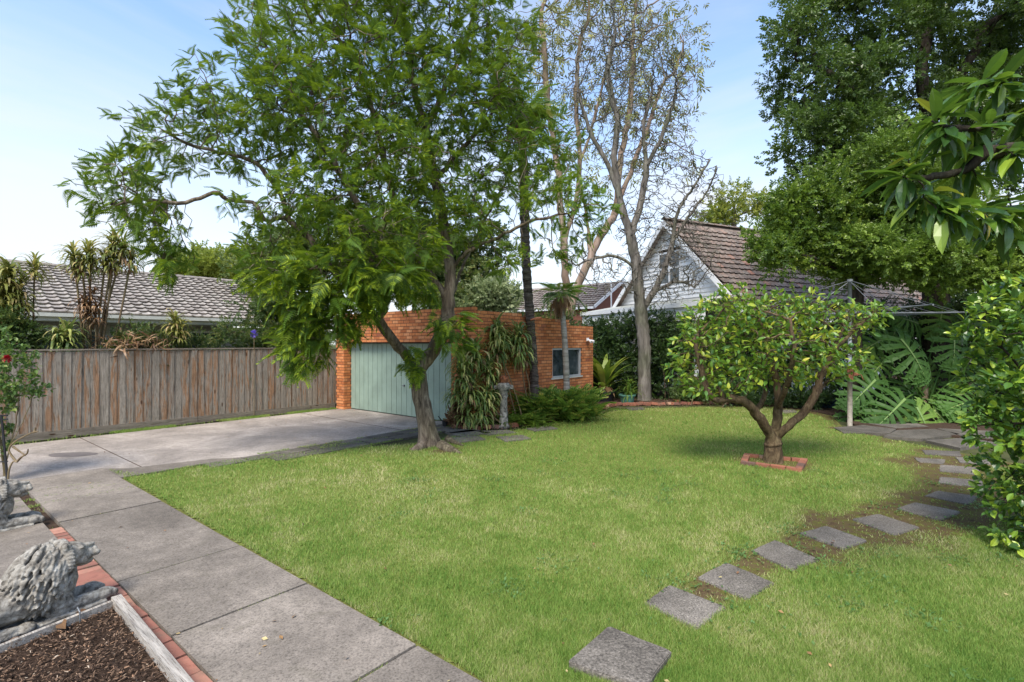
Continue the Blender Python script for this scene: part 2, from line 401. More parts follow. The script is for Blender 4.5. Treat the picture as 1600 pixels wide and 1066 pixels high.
M_glass, nt, b, _ = nodemat("window_glass")
b.inputs['Base Color'].default_value = (0.035, 0.045, 0.05, 1); b.inputs['Roughness'].default_value = 0.12; b.inputs['Specular IOR Level'].default_value = 0.8
r = ramp(nt, [(0.35, (0.015, 0.02, 0.022)), (0.6, (0.06, 0.075, 0.08)), (0.8, (0.16, 0.17, 0.16))]); nt.links.new(noise(nt, geo_pos(nt), 2.6, 4, 0.6), r.inputs[0]); nt.links.new(r.outputs[0], b.inputs['Base Color'])

# soil, mulch
def soilmat(name, a, bb, c, sc=18):
    m, nt, b, _ = nodemat(name); p = geo_pos(nt)
    f = noise(nt, p, sc, 8, 0.75); r = ramp(nt, [(0.3, a), (0.5, bb), (0.72, c)]); nt.links.new(f, r.inputs[0])
    nt.links.new(r.outputs[0], b.inputs['Base Color']); b.inputs['Roughness'].default_value = 1.0; b.inputs['Specular IOR Level'].default_value = 0.1
    bump(nt, b, f, 1.0, 0.03); return m
M_soil = soilmat("soil", (0.03, 0.02, 0.014), (0.07, 0.046, 0.032), (0.13, 0.09, 0.065))
M_ground = soilmat("ground_earth", (0.035, 0.035, 0.018), (0.07, 0.075, 0.03), (0.10, 0.11, 0.04), 3)

# lawn ground: green thatch, mossy brown where the sheet's dirt value says so
M_lawn, nt, b, _ = nodemat("lawn_turf"); p = geo_pos(nt)
f = noise(nt, p, 22, 6, 0.7); g_ = ramp(nt, [(0.3, (0.07, 0.09, 0.022)), (0.5, (0.15, 0.18, 0.04)), (0.7, (0.25, 0.25, 0.08))]); nt.links.new(f, g_.inputs[0])
d_ = ramp(nt, [(0.3, (0.05, 0.032, 0.018)), (0.47, (0.115, 0.08, 0.042)), (0.57, (0.10, 0.095, 0.025)), (0.7, (0.17, 0.17, 0.045))]); nt.links.new(noise(nt, p, 7, 6, 0.75), d_.inputs[0])
at = nt.nodes.new("ShaderNodeAttribute"); at.attribute_name = 'dirt'
c = mixc(nt, at.outputs['Fac'], g_.outputs[0], d_.outputs[0]); nt.links.new(c, b.inputs['Base Color'])
b.inputs['Roughness'].default_value = 1.0; b.inputs['Specular IOR Level'].default_value = 0.1; bump(nt, b, f, 0.8, 0.02)

M_grass, nt, b, out = nodemat("grass_blade"); p = geo_pos(nt)
big = noise(nt, p, 0.8, 4, 0.6, 0.4); rv = nt.nodes.new("ShaderNodeAttribute"); rv.attribute_name = 'rnd'
mix_ = math_(nt, 'ADD', math_(nt, 'MULTIPLY', rv.outputs['Fac'], 0.68), math_(nt, 'MULTIPLY', math_(nt, 'SUBTRACT', math_(nt, 'MULTIPLY', big, 3.0), 1.0, True), 0.32))
g_ = ramp(nt, [(0.0, (0.10, 0.215, 0.035)), (0.30, (0.18, 0.305, 0.055)), (0.60, (0.29, 0.39, 0.09)), (0.82, (0.47, 0.47, 0.20)), (1.0, (0.62, 0.55, 0.33))]); nt.links.new(mix_, g_.inputs[0])
nt.links.new(g_.outputs[0], b.inputs['Base Color']); b.inputs['Roughness'].default_value = 0.6; b.inputs['Specular IOR Level'].default_value = 0.25
t = nt.nodes.new("ShaderNodeBsdfTranslucent"); nt.links.new(g_.outputs[0], t.inputs[0]); mx = nt.nodes.new("ShaderNodeMixShader"); mx.inputs[0].default_value = 0.35
nt.links.new(b.outputs[0], mx.inputs[1]); nt.links.new(t.outputs[0], mx.inputs[2]); nt.links.new(mx.outputs[0], out.inputs[0])

# ------------------------------------------------------------------ ground, driveway, path
mb = MB(); mb.add([[-400, -60, -0.03], [400, -60, -0.03], [400, 500, -0.03], [-400, 500, -0.03]], [[0, 1, 2, 3]]); struct('ground', mb, M_ground)

FS = np.array([-10.1, 10.65])                       # a point on the foot of the fence
C0 = np.array([-0.905, 12.27])                      # front right corner of the garage
DE = G(400, 712)                                    # a point on the lawn side of the driveway
def along(o, s, t=0.0): return np.asarray(o)[:2] + U * s + V * t
door_line = C0 + U * 0.2
# the driveway runs along U between the fence and the lawn
w_fence = (FS - DE) @ V - 0.35
mb = MB()
mb.prism([along(DE, -14), along(DE, 6.3), along(DE, 6.3, w_fence), along(DE, -14, w_fence)], -0.10, 0.004)
drv = struct('driveway', mb, M_drive)
mb = MB()                                           # sawn joint of the driveway
for s_ in (-1.6, 3.4):
    a_, b_ = along(DE, s_, 0.0), along(DE, s_, w_fence)
    mb.prism([a_, a_ + U * 0.012, b_ + U * 0.012, b_], 0.002, 0.008)
put('joint', mb.mesh('joint'), M_soil, drv)
mb = MB(); ang = np.linspace(0, 2 * math.pi, 20, endpoint=False); c_ = G(112, 711)
mb.prism(np.stack([c_[0] + 0.42 * np.cos(ang) * (1 + 0.1 * np.sin(3 * ang)), c_[1] + 0.2 * np.sin(ang)], 1), 0.0, 0.009)
put('oil_stain', mb.mesh('stain'), plain("oil_stain", (0.15, 0.13, 0.12), 0.8, var=0.1), drv)

# front path: slabs along V
PL = np.array([-3.50, 4.41]); PWID = 1.0
pv0 = PL @ V
js = sorted([G(238.6, 788.6) @ V, G(374, 856) @ V, G(481, 915) @ V, G(655, 1010) @ V, G(655, 1010) @ V - 1.35, G(655, 1010) @ V - 2.7, G(130, 738) @ V])
js[-1] = (DE @ V) - 0.02 if False else js[-1]
pathroot = put('path', None, kind='structure')
u0 = PL @ U + 0.05; u1 = u0 + PWID
drive_edge = None
for i in range(len(js) - 1):
    a_, b_ = js[i] + 0.011, js[i + 1] - 0.011
    mb = MB(); q = [(u0, a_), (u1, a_), (u1, b_), (u0, b_)]
    tilt = RS.rand() * 0.006
    mb.prism([np.array(U) * s + np.array(V) * t for s, t in q], -0.1, 0.018 + tilt)
    put('slab', mb.mesh('slab'), M_path, pathroot)
# flared slab where path meets driveway, and porch slab between the lions
mb = MB(); e = js[-1] + 0.008
u_de = None
pA = U * u0 + V * e; pB = U * u1 + V * e
mb.prism([pA - U * 4.6, pB, pB + V * 0.0 + U * 0.0, G(200, 733), G(330, 718), along(DE, -0.25, 0.0), along(DE, -14, 0.0), ], -0.1, 0.012)
put('apron_slab', mb.mesh('apron_slab'), M_path, pathroot)
mb = MB(); a0 = G(60, 813); 
mb.prism([a0, a0 - U * 2.6, a0 - U * 2.6 - V * 1.9, a0 - V * 1.9], -0.1, 0.03); put('porch_slab', mb.mesh('porch_slab'), M_path, pathroot)
a1 = a0 + V * 0.03
mb = MB(); mb.prism([a1, a1 - U * 2.6, a1 - U * 2.6 + V * 2.0, a1 + V * 2.0], -0.1, 0.022); put('porch_slab', mb.mesh('porch_slab'), M_path, pathroot)
mb = MB(); lo_ = js[0]
mb.prism([U * (u0 - 2.5) + V * lo_, U * (u0 - 0.01) + V * lo_, U * (u0 - 0.01) + V * (js[-1]), U * (u0 - 2.5) + V * js[-1]], -0.12, -0.012); struct('path_bed', mb, M_soil)

# brick strip beside the path
brk = put('brick_strip', None, kind='structure')
unit = np.array([[x, y, z] for z in (-.5, .5) for y in (-.5, .5) for x in (-.5, .5)])
UNIT = (unit, BOXF)
unit_bricks = {}
def unit_mesh(key, n=5, jit=0.02):
    """a few slightly uneven unit boxes to share"""
    if key not in unit_bricks:
        L = []
        for k in range(n):
            mb = MB(); mb.add(unit + RS.uniform(-jit, jit, unit.shape), BOXF, 0.0); L.append(mb.mesh(key))
        unit_bricks[key] = L
    return unit_bricks[key][RS.randint(len(unit_bricks[key]))]
def box_piece(name, root, c, size, xdir, mat, tilt=0.0, key='brick', rzj=0.0):
    o = put(name, unit_mesh(key), None, root)
    if mat and not o.data.materials: o.data.materials.append(mat)
    if mat: 
        o.material_slots[0].link = 'OBJECT'; o.material_slots[0].material = mat
    rw = root_world(root)
    a = math.atan2(xdir[1], xdir[0]) + rzj
    o.location = (c[0] - rw[0], c[1] - rw[1], c[2] - rw[2]); o.rotation_euler = (RS.randn() * tilt, RS.randn() * tilt, a)
    o.scale = size
    return o
t_ = 0.0; top = js[-1] - 1.15
tt = PL @ V + 1.95
while tt > js[0]:
    near = tt < (G(165, 908) @ V) + 0.35
    ln = 0.11 if not near else (0.235 if tt > G(185, 933) @ V - 0.02 else 0.235)
    tt -= ln + 0.018
    cu = u0 - 0.13 if tt > G(185, 933) @ V - 0.1 else u0 - 0.075
    wd = 0.235 if tt > G(185, 933) @ V - 0.1 else 0.115
    c2 = U * cu + V * (tt + ln / 2)
    if RS.rand() > 0.04:
        box_piece('brick', brk, (c2[0], c2[1], -0.015 + RS.uniform(-.004, .004)), (wd, ln, 0.07), U, M_paver_brick, 0.008, rzj=RS.randn() * 0.02)

# ------------------------------------------------------------------ lawn
lp = [(130, 741), (200, 731), (300, 721), (400, 715), (520, 702), (640, 694), (700, 684), (745, 677), (800, 673), (850, 664), (885, 656), (913, 650), (960, 642), (996, 638), (1054, 637), (1109, 635), (1180, 634), (1260, 640), (1300, 650), (1318, 668), (1400, 688), (1530, 713), (1700, 745)]
LAWN = [U * u1 + V * js[-1]] + [G(*q) for q in lp[1:]]
LAWN += [np.array([9.5, 4.0]), np.array([8.0, 0.6]), U * u1 + V * js[0]]
for k_ in range(1, 5): LAWN[k_] = LAWN[k_] - V * max(0.0, (LAWN[k_] - DE) @ V + (0.03 if k_ < 3 else 0.2))
LAWN = np.array(LAWN)
def inside(P, poly):
    x, y = P[:, 0], P[:, 1]; r = np.zeros(len(P), bool); n = len(poly); j = n - 1
    for i in range(n):
        xi, yi = poly[i]; xj, yj = poly[j]
        with np.errstate(divide='ignore', invalid='ignore'):
            c = ((yi > y) != (yj > y)) & (x < (xj - xi) * (y - yi) / (yj - yi) + xi)
        r ^= c; j = i
    return r
def vnoise(P, sc, seed=0):
    """smooth value noise, numpy"""
    q = P * sc + seed * 17.3; i = np.floor(q).astype(int); f = q - i; f = f * f * (3 - 2 * f)
    def h(a, b): 
        v = np.sin(a * 127.1 + b * 311.7 + seed * 3.3) * 43758.5453; return v - np.floor(v)
    a, b, c, d = h(i[:, 0], i[:, 1]), h(i[:, 0] + 1, i[:, 1]), h(i[:, 0], i[:, 1] + 1), h(i[:, 0] + 1, i[:, 1] + 1)
    return (a * (1 - f[:, 0]) + b * f[:, 0]) * (1 - f[:, 1]) + (c * (1 - f[:, 0]) + d * f[:, 0]) * f[:, 1]
def fnoise(P, sc, seed=0): return vnoise(P, sc, seed) * .55 + vnoise(P, sc * 2.1, seed + 1) * .3 + vnoise(P, sc * 4.3, seed + 2) * .15

STONES = [[(951, 988), (1049, 1028), (1010, 1088), (885, 1046)], [(1044.5, 915.6), (1136, 951), (1089, 986), (1005, 944)],
 [(1133.6, 880.5), (1211, 913), (1169, 939), (1089, 904)], [(1211, 845), (1281, 876), (1237, 893), (1173.5, 862)],
 [(1290.7, 823), (1356, 846), (1319, 860), (1248.5, 834.5)], [(1373, 804.5), (1438, 825.6), (1398.5, 838), (1330.5, 812.5)],
 [(1429, 786), (1502, 801), (1471, 815), (1401, 796)], [(1464, 768), (1530, 777), (1513, 790), (1445, 776)],
 [(1469, 746), (1539, 752.5), (1537, 763), (1466.5, 756)], [(1469, 727), (1530, 732), (1532, 743), (1468, 737.5)],
 [(1429, 716), (1478, 719), (1473.5, 726), (1436, 723)], [(1492, 715), (1545, 718), (1548, 727), (1500, 724)],
 [(1440, 704), (1500, 706), (1502, 714), (1446, 711)]]
SQ = [np.array([G(*p) for p in q]) for q in STONES]
SC_ = np.array([q.mean(0) for q in SQ])
def seg_dist(P, pts):
    d = np.full(len(P), 1e9)
    for a, b in zip(pts[:-1], pts[1:]):
        ab = b - a; t = np.clip(((P - a) @ ab) / (ab @ ab), 0, 1); d = np.minimum(d, np.linalg.norm(P - a - t[:, None] * ab, axis=1))
    return d
def dirt(P):
    d = seg_dist(P, SC_[1:]); n = fnoise(P, 1.7, 3)
    wdt = 0.30 + 0.42 * np.clip((P[:, 0] - 1.5) / 3, 0, 1)
    v = np.clip((wdt + (n - 0.5) * 0.9 - d) / 0.3, 0, 1)
    d2 = np.linalg.norm(P - G(1207, 722), axis=1); v = np.maximum(v, np.clip((0.62 + (n - .5) * .5 - d2) / 0.2, 0, 1) * 0.75)
    d3 = np.linalg.norm(P - G(700, 705), axis=1); v = np.maximum(v, np.clip((0.35 + (n - .5) * .8 - d3) / 0.15, 0, 1))
    d4 = seg_dist(P, np.array([G(1109, 635), G(1200, 633), G(1300, 650), G(1330, 672), G(1440, 695)])); v = np.maximum(v, np.clip((0.35 + (n - .5) * 1.2 - d4) / 0.25, 0, 1))
    return v
mb = MB(); gx = np.arange(-8, 12, 0.09); gy = np.arange(0.5, 19.5, 0.09)
XX, YY = np.meshgrid(gx, gy); P = np.c_[XX.ravel(), YY.ravel()]
ok = inside(P, LAWN); nx = len(gx)
idx = np.arange(len(P)).reshape(XX.shape); q = np.stack([idx[:-1, :-1], idx[:-1, 1:], idx[1:, 1:], idx[1:, :-1]], -1).reshape(-1, 4)
q = q[ok[q].all(1)]; used = np.unique(q); mp_ = -np.ones(len(P), int); mp_[used] = np.arange(len(used)); Pu = P[used]
mb.add(np.c_[Pu, 0.012 * (fnoise(Pu, 1.1, 9) - 0.5)], mp_[q], 0.5)
lawn = struct('lawn', mb, M_lawn, smooth=True)
at_ = lawn.data.attributes.new('dirt', 'FLOAT', 'POINT'); at_.data.foreach_set('value', dirt(Pu).astype(np.float32))
# a flush skirt below so that the edge meets paving
mb = MB(); mb.prism(LAWN, -0.1, -0.008); lk = struct('lawn_base', mb, M_lawn)
at_ = lk.data.attributes.new('dirt', 'FLOAT', 'POINT'); at_.data.foreach_set('value', np.full(len(lk.data.vertices), 0.45, np.float32))

def blades(P, hgt, wid, rnd, lean=0.6):
    N = len(P); a = RS.rand(N) * 6.283; side = np.c_[np.cos(a), np.sin(a), np.zeros(N)] * (wid / 2)[:, None]
    l = RS.randn(N, 2) * lean * hgt[:, None] * 0.6
    base = np.c_[P, np.zeros(N)]; mid = base + np.c_[l * 0.35, hgt * 0.6]; tip = base + np.c_[l, hgt * (1 - 0.2 * RS.rand(N))]
    Vv = np.stack([base - side, base + side, tip], 1).reshape(-1, 3)
    Fc = np.arange(N * 3).reshape(N, 3)
    return Vv, Fc, np.repeat(rnd, 3)
def stone_mask(P):
    m = np.zeros(len(P), bool)
    for s in SQ:
        c = s.mean(0); m |= inside(P, c + (s - c) * (0.94 - 0.05 * RS.rand()))
    return m
N = 560000
px = RS.uniform(60, 1680, N); py = 536 + 90 + (RS.rand(N) ** 0.92) * 470
Yg = H * F / (py - HY); P = np.c_[(px - 800) / F * Yg, Yg]
P = P[inside(P, LAWN) & ~stone_mask(P) & ((P @ V > js[-1]) | (P @ U > u1 + 0.015 + 0.05 * fnoise(P, 3.0, 8)))]
extra = np.c_[RS.uniform(-3, 8, 60000), RS.uniform(0.7, 3.4, 60000)]; extra = extra[inside(extra, LAWN) & ~stone_mask(extra)]
P = np.r_[P, extra]
dd = dirt(P); keep = RS.rand(len(P)) > dd * 0.93; P = P[keep]; dd = dd[keep]
Yk = P[:, 1]; n1 = fnoise(P, 1.3, 21)
hg = (0.022 + 0.022 * RS.rand(len(P))) * (0.75 + 0.6 * n1) * (1 + 0.03 * Yk) * (1 - 0.4 * dd)
wd = np.clip(0.0042 * Yk / 3.6, 0.0042, 0.022) * RS.uniform(0.7, 1.4, len(P))
n2 = fnoise(P, 0.45, 33); n3 = fnoise(P, 5.0, 44)
rnd = np.clip(RS.rand(len(P)) * 0.8 + (n2 - 0.5) * 1.0 + (n3 - 0.5) * 0.75 + 0.14 - 0.016 * (Yk - 4), 0, 1)
mb = MB(); v_, f_, r_ = blades(P, hg, wd, rnd); mb.add(v_, f_, r_)
# grass strips: at the foot of the fence and in the paver joints
s_ = RS.uniform(-3, 7.0, 16000); tt_ = RS.uniform(-0.36, -0.03, 16000)
P = np.array([FS + U * a + V * b for a, b in zip(s_, tt_)])
P = P[(fnoise(P, 1.2, 5) > 0.46) | (RS.rand(len(P)) < 0.05)]
v_, f_, r_ = blades(P, 0.03 + 0.04 * RS.rand(len(P)), np.full(len(P), 0.014), 0.25 + 0.6 * RS.rand(len(P))); mb.add(v_, f_, r_)
# moss and grass in the joints of the paving and the path
P = np.array([along(DE, s_q, t_q) for s_q, t_q in zip(RS.uniform(-3.4, 6.6, 26000), RS.uniform(-0.86, 0.10, 26000))])
tq = (P - DE) @ V; jn = np.minimum(np.abs(tq + 0.42), np.minimum(np.abs(tq + 0.02), np.abs(tq + 0.81)))
P = P[(jn < 0.05 + 0.10 * np.clip(fnoise(P, 2.2, 61) - 0.5, 0, 1) * 6) & (fnoise(P, 1.1, 62) > 0.44)]
v_, f_, r_ = blades(P, 0.02 + 0.025 * RS.rand(len(P)), np.full(len(P), 0.012), 0.3 + 0.6 * RS.rand(len(P))); mb.add(v_, f_, r_)
P = np.array([U * uu + V * (jv + jj) for jv in js[1:-1] for uu, jj in zip(RS.uniform(u0, u1, 420), RS.uniform(-0.009, 0.009, 420))])
P = P[(fnoise(P, 3.5, 63) > 0.58)]
v_, f_, r_ = blades(P, 0.012 + 0.02 * RS.rand(len(P)), np.full(len(P), 0.006), 0.3 + 0.6 * RS.rand(len(P))); mb.add(v_, f_, r_)
P = np.array([U * (u0 + uu) + V * vv for uu, vv in zip(RS.uniform(-0.30, 0.012, 4000), RS.uniform(js[0], js[-1], 4000))])
P = P[(fnoise(P, 2.5, 64) > 0.66)]
v_, f_, r_ = blades(P, 0.012 + 0.02 * RS.rand(len(P)), np.full(len(P), 0.006), 0.3 + 0.6 * RS.rand(len(P))); mb.add(v_, f_, r_)
grass_obj = struct('grass', mb, M_grass, kind='stuff'); 

# clover and broad weeds in the lawn
mb = MB(); 
T = []; 
for k in range(70):
    c = np.array([RS.uniform(-2, 6.5), RS.uniform(3.0, 9)])
    for q in range(RS.randint(20, 70)): T.append(c + RS.randn(2) * 0.10)
for k in range(500):
    i = RS.randint(1, 9); T.append(SC_[i] + RS.randn(2) * np.array([0.4, 0.35]))
T = np.array(T); T = T[inside(T, LAWN) & ~stone_mask(T)]
D = norm(np.c_[RS.randn(len(T), 2), RS.uniform(0.1, 0.5, len(T))])
LEAFQ = (np.array([[0, 0, 0], [-.28, .5, .05], [0, 1, 0], [.28, .5, .05]]), np.array([[0, 3, 2, 1]]))
mb.scat(LEAFQ, frames(D), np.c_[T, np.full(len(T), 0.018)], RS.uniform(0.02, 0.045, len(T)))
M_weed = leafmat("clover_leaf", [(0, (0.06, 0.14, 0.03)), (1, (0.16, 0.28, 0.09))])
put('weeds', mb.mesh('weeds'), M_weed, kind='stuff')

# fallen leaves and twigs on paving and lawn
M_litter = leafmat("leaf_litter", [(0, (0.06, 0.03, 0.015)), (0.5, (0.22, 0.11, 0.05)), (0.85, (0.40, 0.25, 0.10)), (1, (0.5, 0.42, 0.2))], (0.3, 0.15, 0.05), 0.1)
mb = MB(); T = np.r_[np.c_[RS.uniform(-9, 8, 500), RS.uniform(3, 16, 500)], np.array([DE + U * a + V * b for a, b in zip(RS.uniform(0, 6, 150), RS.uniform(-0.6, 4.5, 150))])]
D = norm(np.c_[RS.randn(len(T), 2), RS.randn(len(T)) * 0.15]); mb.scat(LEAFQ, frames(D, roll=0.3), np.c_[T, np.full(len(T), 0.03)], RS.uniform(0.015, 0.05, len(T)))
put('fallen_leaves', mb.mesh('fallen_leaves'), M_litter, kind='stuff')

# ------------------------------------------------------------------ stepping stones
names_ = ['largest raised stepping stone at the bottom edge of the lawn, nearest the camera', 'second stepping stone from the camera, beside the clover patch', 'third stepping stone from the camera, in the curved lawn path',
 'fourth stepping stone from the camera, with bare mossy soil on both sides', 'fifth stepping stone from the camera, with a brown leaf near it', 'sixth stepping stone from the camera, halfway along the curved path',
 'seventh stepping stone from the camera, level with the foot of the glossy bush', 'eighth stepping stone from the camera, just left of the glossy bush', 'ninth stepping stone from the camera, narrow and close to the glossy bush',
 'tenth stepping stone from the camera, narrow slab in brown moss', 'pale narrow stone left of the path where it meets the lawn, behind the others', 'small stone at the far end of the path behind the glossy bush edge', 'farthest stepping stone, just before the big-leaved plant']
for i, q in enumerate(SQ):
    c = q.mean(0); mb = MB(); qq = []
    for k in range(4):
        a, b = q[k], q[(k + 1) % 4]
        for f_ in (0.04, 0.3, 0.55, 0.8, 0.96): qq.append(a + (b - a) * f_ + RS.randn(2) * 0.004)
    z1 = 0.05 if i == 0 else 0.013
    mb.prism(qq, -0.05, z1 - 0.006); mb.prism([c + (p_ - c) * 0.975 for p_ in qq], z1 - 0.006, z1)
    solo('stepping_stone', mb, M_stone, names_[i], 'stepping stone', 'stepping stones curving across the lawn')

# pavers between driveway and lawn, round to the garden bed
pav = put('paving', None, kind='structure')
for r_i in range(2):
    s0 = -0.9 + 0.2 * r_i
    while s0 < 6.6:
        ln = RS.uniform(0.55, 0.75)
        if s0 > 0.0 or r_i == 0:
            q = [along(DE, s0 + .02, -0.03 - 0.40 * r_i), along(DE, s0 + ln - .02, -0.03 - 0.40 * r_i), along(DE, s0 + ln - .02, -0.40 * (r_i + 1)), along(DE, s0 + .02, -0.40 * (r_i + 1))]
            mb = MB(); mb.prism([p_ + RS.randn(2) * 0.008 for p_ in q], -0.05, 0.015 + RS.rand() * 0.008); put('paver', mb.mesh('paver'), M_slab, pav)
        s0 += ln
for q in ([(700, 678), (740, 672), (766, 678), (722, 684)], [(745, 675), (792, 673), (806, 677), (762, 681)], [(775, 684), (816, 681), (830, 687), (790, 691)], [(702, 686), (745, 682), (760, 688), (716, 693)], [(822, 671), (858, 667), (872, 671), (836, 675)],
          [(690, 673), (732, 672), (748, 675), (704, 679)], [(978, 638), (1004, 637.5), (1008, 641), (982, 642)], [(1215, 642), (1240, 641), (1246, 645), (1220, 647)]):
    mb = MB(); mb.prism([G(*p_) for p_ in q], -0.05, 0.024); put('paver', mb.mesh('paver'), M_slab, pav)
for q in ([(1303, 670), (1350, 666), (1400, 672), (1390, 679), (1318, 678)], [(1402, 674), (1460, 672), (1500, 680), (1440, 688), (1380, 684)], [(1464, 671), (1560, 676), (1580, 690), (1505, 684)], [(1446, 690), (1510, 686), (1560, 694), (1500, 702)], [(1350, 662), (1420, 660), (1450, 668), (1400, 671)]):
    mb = MB(); mb.prism([G(*p_) for p_ in q], -0.05, 0.028); put('paver', mb.mesh('paver'), M_slab, pav)

# ------------------------------------------------------------------ garden bed soil and its brick edging
bord = [(706, 668), (739, 670), (790, 669), (818, 665), (850, 659), (885, 652), (913, 645.5), (940, 639), (963, 633.5), (996, 633), (1054, 632.5), (1109, 631.5), (1135, 631)]
BP = [G(*p_) for p_ in bord]
mb = MB(); mb.prism(BP + [G(1200, 633), G(1300, 648), G(1335, 664), G(1400, 672), G(1560, 690), G(1700, 700), np.array([30.0, 14]), np.array([30.0, 40]), np.array([2, 40]), C0 + U * 5.7, C0 + U * 0.05], -0.1, 0.02)
struct('garden_bed_soil', mb, M_soil)
be = thing('brick_edging', 'low edging of old red and brown bricks between lawn and garden bed by the garage', 'garden edging', (*BP[4], 0))
acc = 0.0; pts = np.array(BP); seg = np.linalg.norm(np.diff(pts, axis=0), axis=1); tot = seg.sum(); cum = np.r_[0, np.cumsum(seg)]
s0 = 0.02
while s0 < tot - 0.1:
    i = min(np.searchsorted(cum, s0 + .12, side='right') - 1, len(seg) - 1); f_ = (s0 + .12 - cum[i]) / seg[i]; c = pts[i] + (pts[i + 1] - pts[i]) * f_; d = (pts[i + 1] - pts[i]) / seg[i]
    ln = 0.23 if RS.rand() > 0.12 else 0.12
    box_piece('brick', be, (c[0], c[1], 0.035 + RS.uniform(-.01, .02)), (ln, 0.11, 0.09), d, M_edge_brick, 0.07, 'edge_brick', rzj=RS.randn() * 0.08)
    s0 += ln + 0.015
# bricks round the lemon tree
lr = thing('tree_ring_edging', 'four-sided ring of flat red and grey bricks round the foot of the lemon tree', 'garden edging', (*G(1207, 722), 0))
q = [G(1163, 712.4), G(1262, 721), G(1253, 738), G(1157, 726)]
for a, b in ((0, 1), (1, 2), (2, 3), (3, 0)):
    L_ = np.linalg.norm(q[b] - q[a]); n_ = max(2, int(round(L_ / 0.24))); d = (q[b] - q[a]) / L_
    inn = np.array(G(1207, 722)) - (q[a] + q[b]) / 2; inn /= np.linalg.norm(inn)
    for k in range(n_):
        c = q[a] + d * (k + .5) * L_ / n_ + inn * 0.05
        box_piece('brick', lr, (c[0], c[1], 0.012), (L_ / n_ - 0.012, 0.105, 0.075), d, M_edge_brick, 0.03, 'edge_brick', rzj=RS.randn() * 0.04)

# ------------------------------------------------------------------ paling fence
fz = 1.90
fence = thing('paling_fence', 'weathered grey and orange timber paling fence along the driveway', 'fence', (*FS, 0))
s0 = -3.4; k = 0; pn = np.array([U[1], -U[0]])             # towards the driveway
send = 7.12
ang_u = math.atan2(U[1], U[0])
pal_meshes = []
for q in range(6):
    mb = MB(); mb.box((0, 0, 0.5), (1, 1, 1)); me = mb.mesh('paling')
    for v in me.vertices: v.co.x += RS.uniform(-.03, .03); v.co.y += RS.uniform(-.1, .1)
    pal_meshes.append(me)
while s0 < send:
    w_ = RS.uniform(0.070, 0.105); fr = k % 2
    c = FS + U * (s0 + w_ / 2) + pn * (0.012 + 0.016 * fr)
    o = put('paling', pal_meshes[k % 6], M_paling, fence); 
    o.location = (c[0] - FS[0], c[1] - FS[1], 0.15 - 0.01 + RS.uniform(-0.012, 0.004)); o.rotation_euler = (RS.randn() * 0.004, RS.randn() * 0.004, ang_u + RS.randn() * 0.015)
    o.scale = (w_ + 0.02, 0.014, fz - 0.02 - 0.15); s0 += w_ * 0.93; k += 1
for (s_a, s_b) in ((-3.4, -0.2), (-0.19, 3.2), (3.21, 7.12)):
    mb = MB(); c = FS + U * (s_a + s_b) / 2 + pn * 0.035; mb.box((c[0], c[1], 0.085), (s_b - s_a, 0.03, 0.17), [[*U, 0], [*V, 0], [0, 0, 1]])
    part('plinth_board', mb, M_plinth, fence)
    mb = MB(); c = FS + U * (s_a + s_b) / 2 + pn * 0.015; mb.box((c[0], c[1], fz), (s_b - s_a, 0.085, 0.035), [[*U, 0], [*V, 0], [0, 0, 1]])
    part('capping', mb, M_plinth, fence)
for z_ in (0.5, 1.6):
    mb = MB(); c = FS + U * 1.86 - pn * 0.03; mb.box((c[0], c[1], z_), (10.5, 0.045, 0.09), [[*U, 0], [*V, 0], [0, 0, 1]]); part('rail', mb, M_plinth, fence)
for s_ in np.arange(-3.2, 7, 2.6):
    mb = MB(); c = FS + U * s_ - pn * 0.08; mb.box((c[0], c[1], 0.9), (0.1, 0.08, 1.8), [[*U, 0], [*V, 0], [0, 0, 1]]); part('post', mb, M_plinth, fence)

# ------------------------------------------------------------------ garage
gar = thing('brick_garage', 'flat-roofed orange brick garage with stepped side parapet at the end of the driveway', 'garage', (*C0, 0))
CR = 0.086
GB = []       # (centre, size, axes 3x3)
mort = MB()
def brickwall(o, d, n, L, courses, openings=(), start=0, half=0.0, thick=0.11):
    """o: 2D start, d: along, n: outward; courses: int or f(s)->int"""
    o, d, n = map(np.asarray, (o, d, n)); ax = np.array([[*d, 0], [*(-n), 0], [0, 0, 1]])
    cmax = courses if isinstance(courses, int) else max(courses(s) for s in np.linspace(0, L, 80))
    for k in range(start, cmax):
        z0 = k * CR; iv = [(0.0, L)]
        if not isinstance(courses, int):
            iv = []; last = None
            for s in np.arange(0, L + 1e-6, 0.01):
                on = courses(min(s, L - 1e-4)) > k
                if on and last is None: last = s
                if not on and last is not None: iv.append((last, s)); last = None
            if last is not None: iv.append((last, L))
        for (a, b, za, zb) in openings:
            if z0 + CR * 0.5 > za and z0 + CR * 0.5 < zb:
                nv = []
                for (x0, x1) in iv:
                    if b <= x0 or a >= x1: nv.append((x0, x1)); continue
                    if a > x0: nv.append((x0, a))
                    if b < x1: nv.append((b, x1))
                iv = nv
        for (x0, x1) in iv:
            s = -half - (0.12 if k % 2 else 0.0)
            while s < x1:
                a, b = max(s, x0), min(s + 0.228, x1)
                if b - a > 0.03:
                    c = o + d * (a + b) / 2 - n * (thick / 2 + RS.uniform(-.0015, .0015))
                    GB.append((np.array([c[0], c[1], z0 + CR / 2 + 0.002]), (b - a - 0.002, thick, 0.072), ax))
                s += 0.24
            c = o + d * (x0 + x1) / 2 - n * (thick / 2 + 0.004)
            mort.box((c[0], c[1], z0 + CR / 2), (x1 - x0 - 0.006, thick, CR), ax)
nF = -U; nS = np.array([U[1], -U[0]])           # outward normals of front and side
LG = 5.91; dr0, dr1 = 0.79, 5.47
brickwall(C0 + V * 0.0, V, nF, LG, 34, [(dr0, dr1, -1, 2.06)])
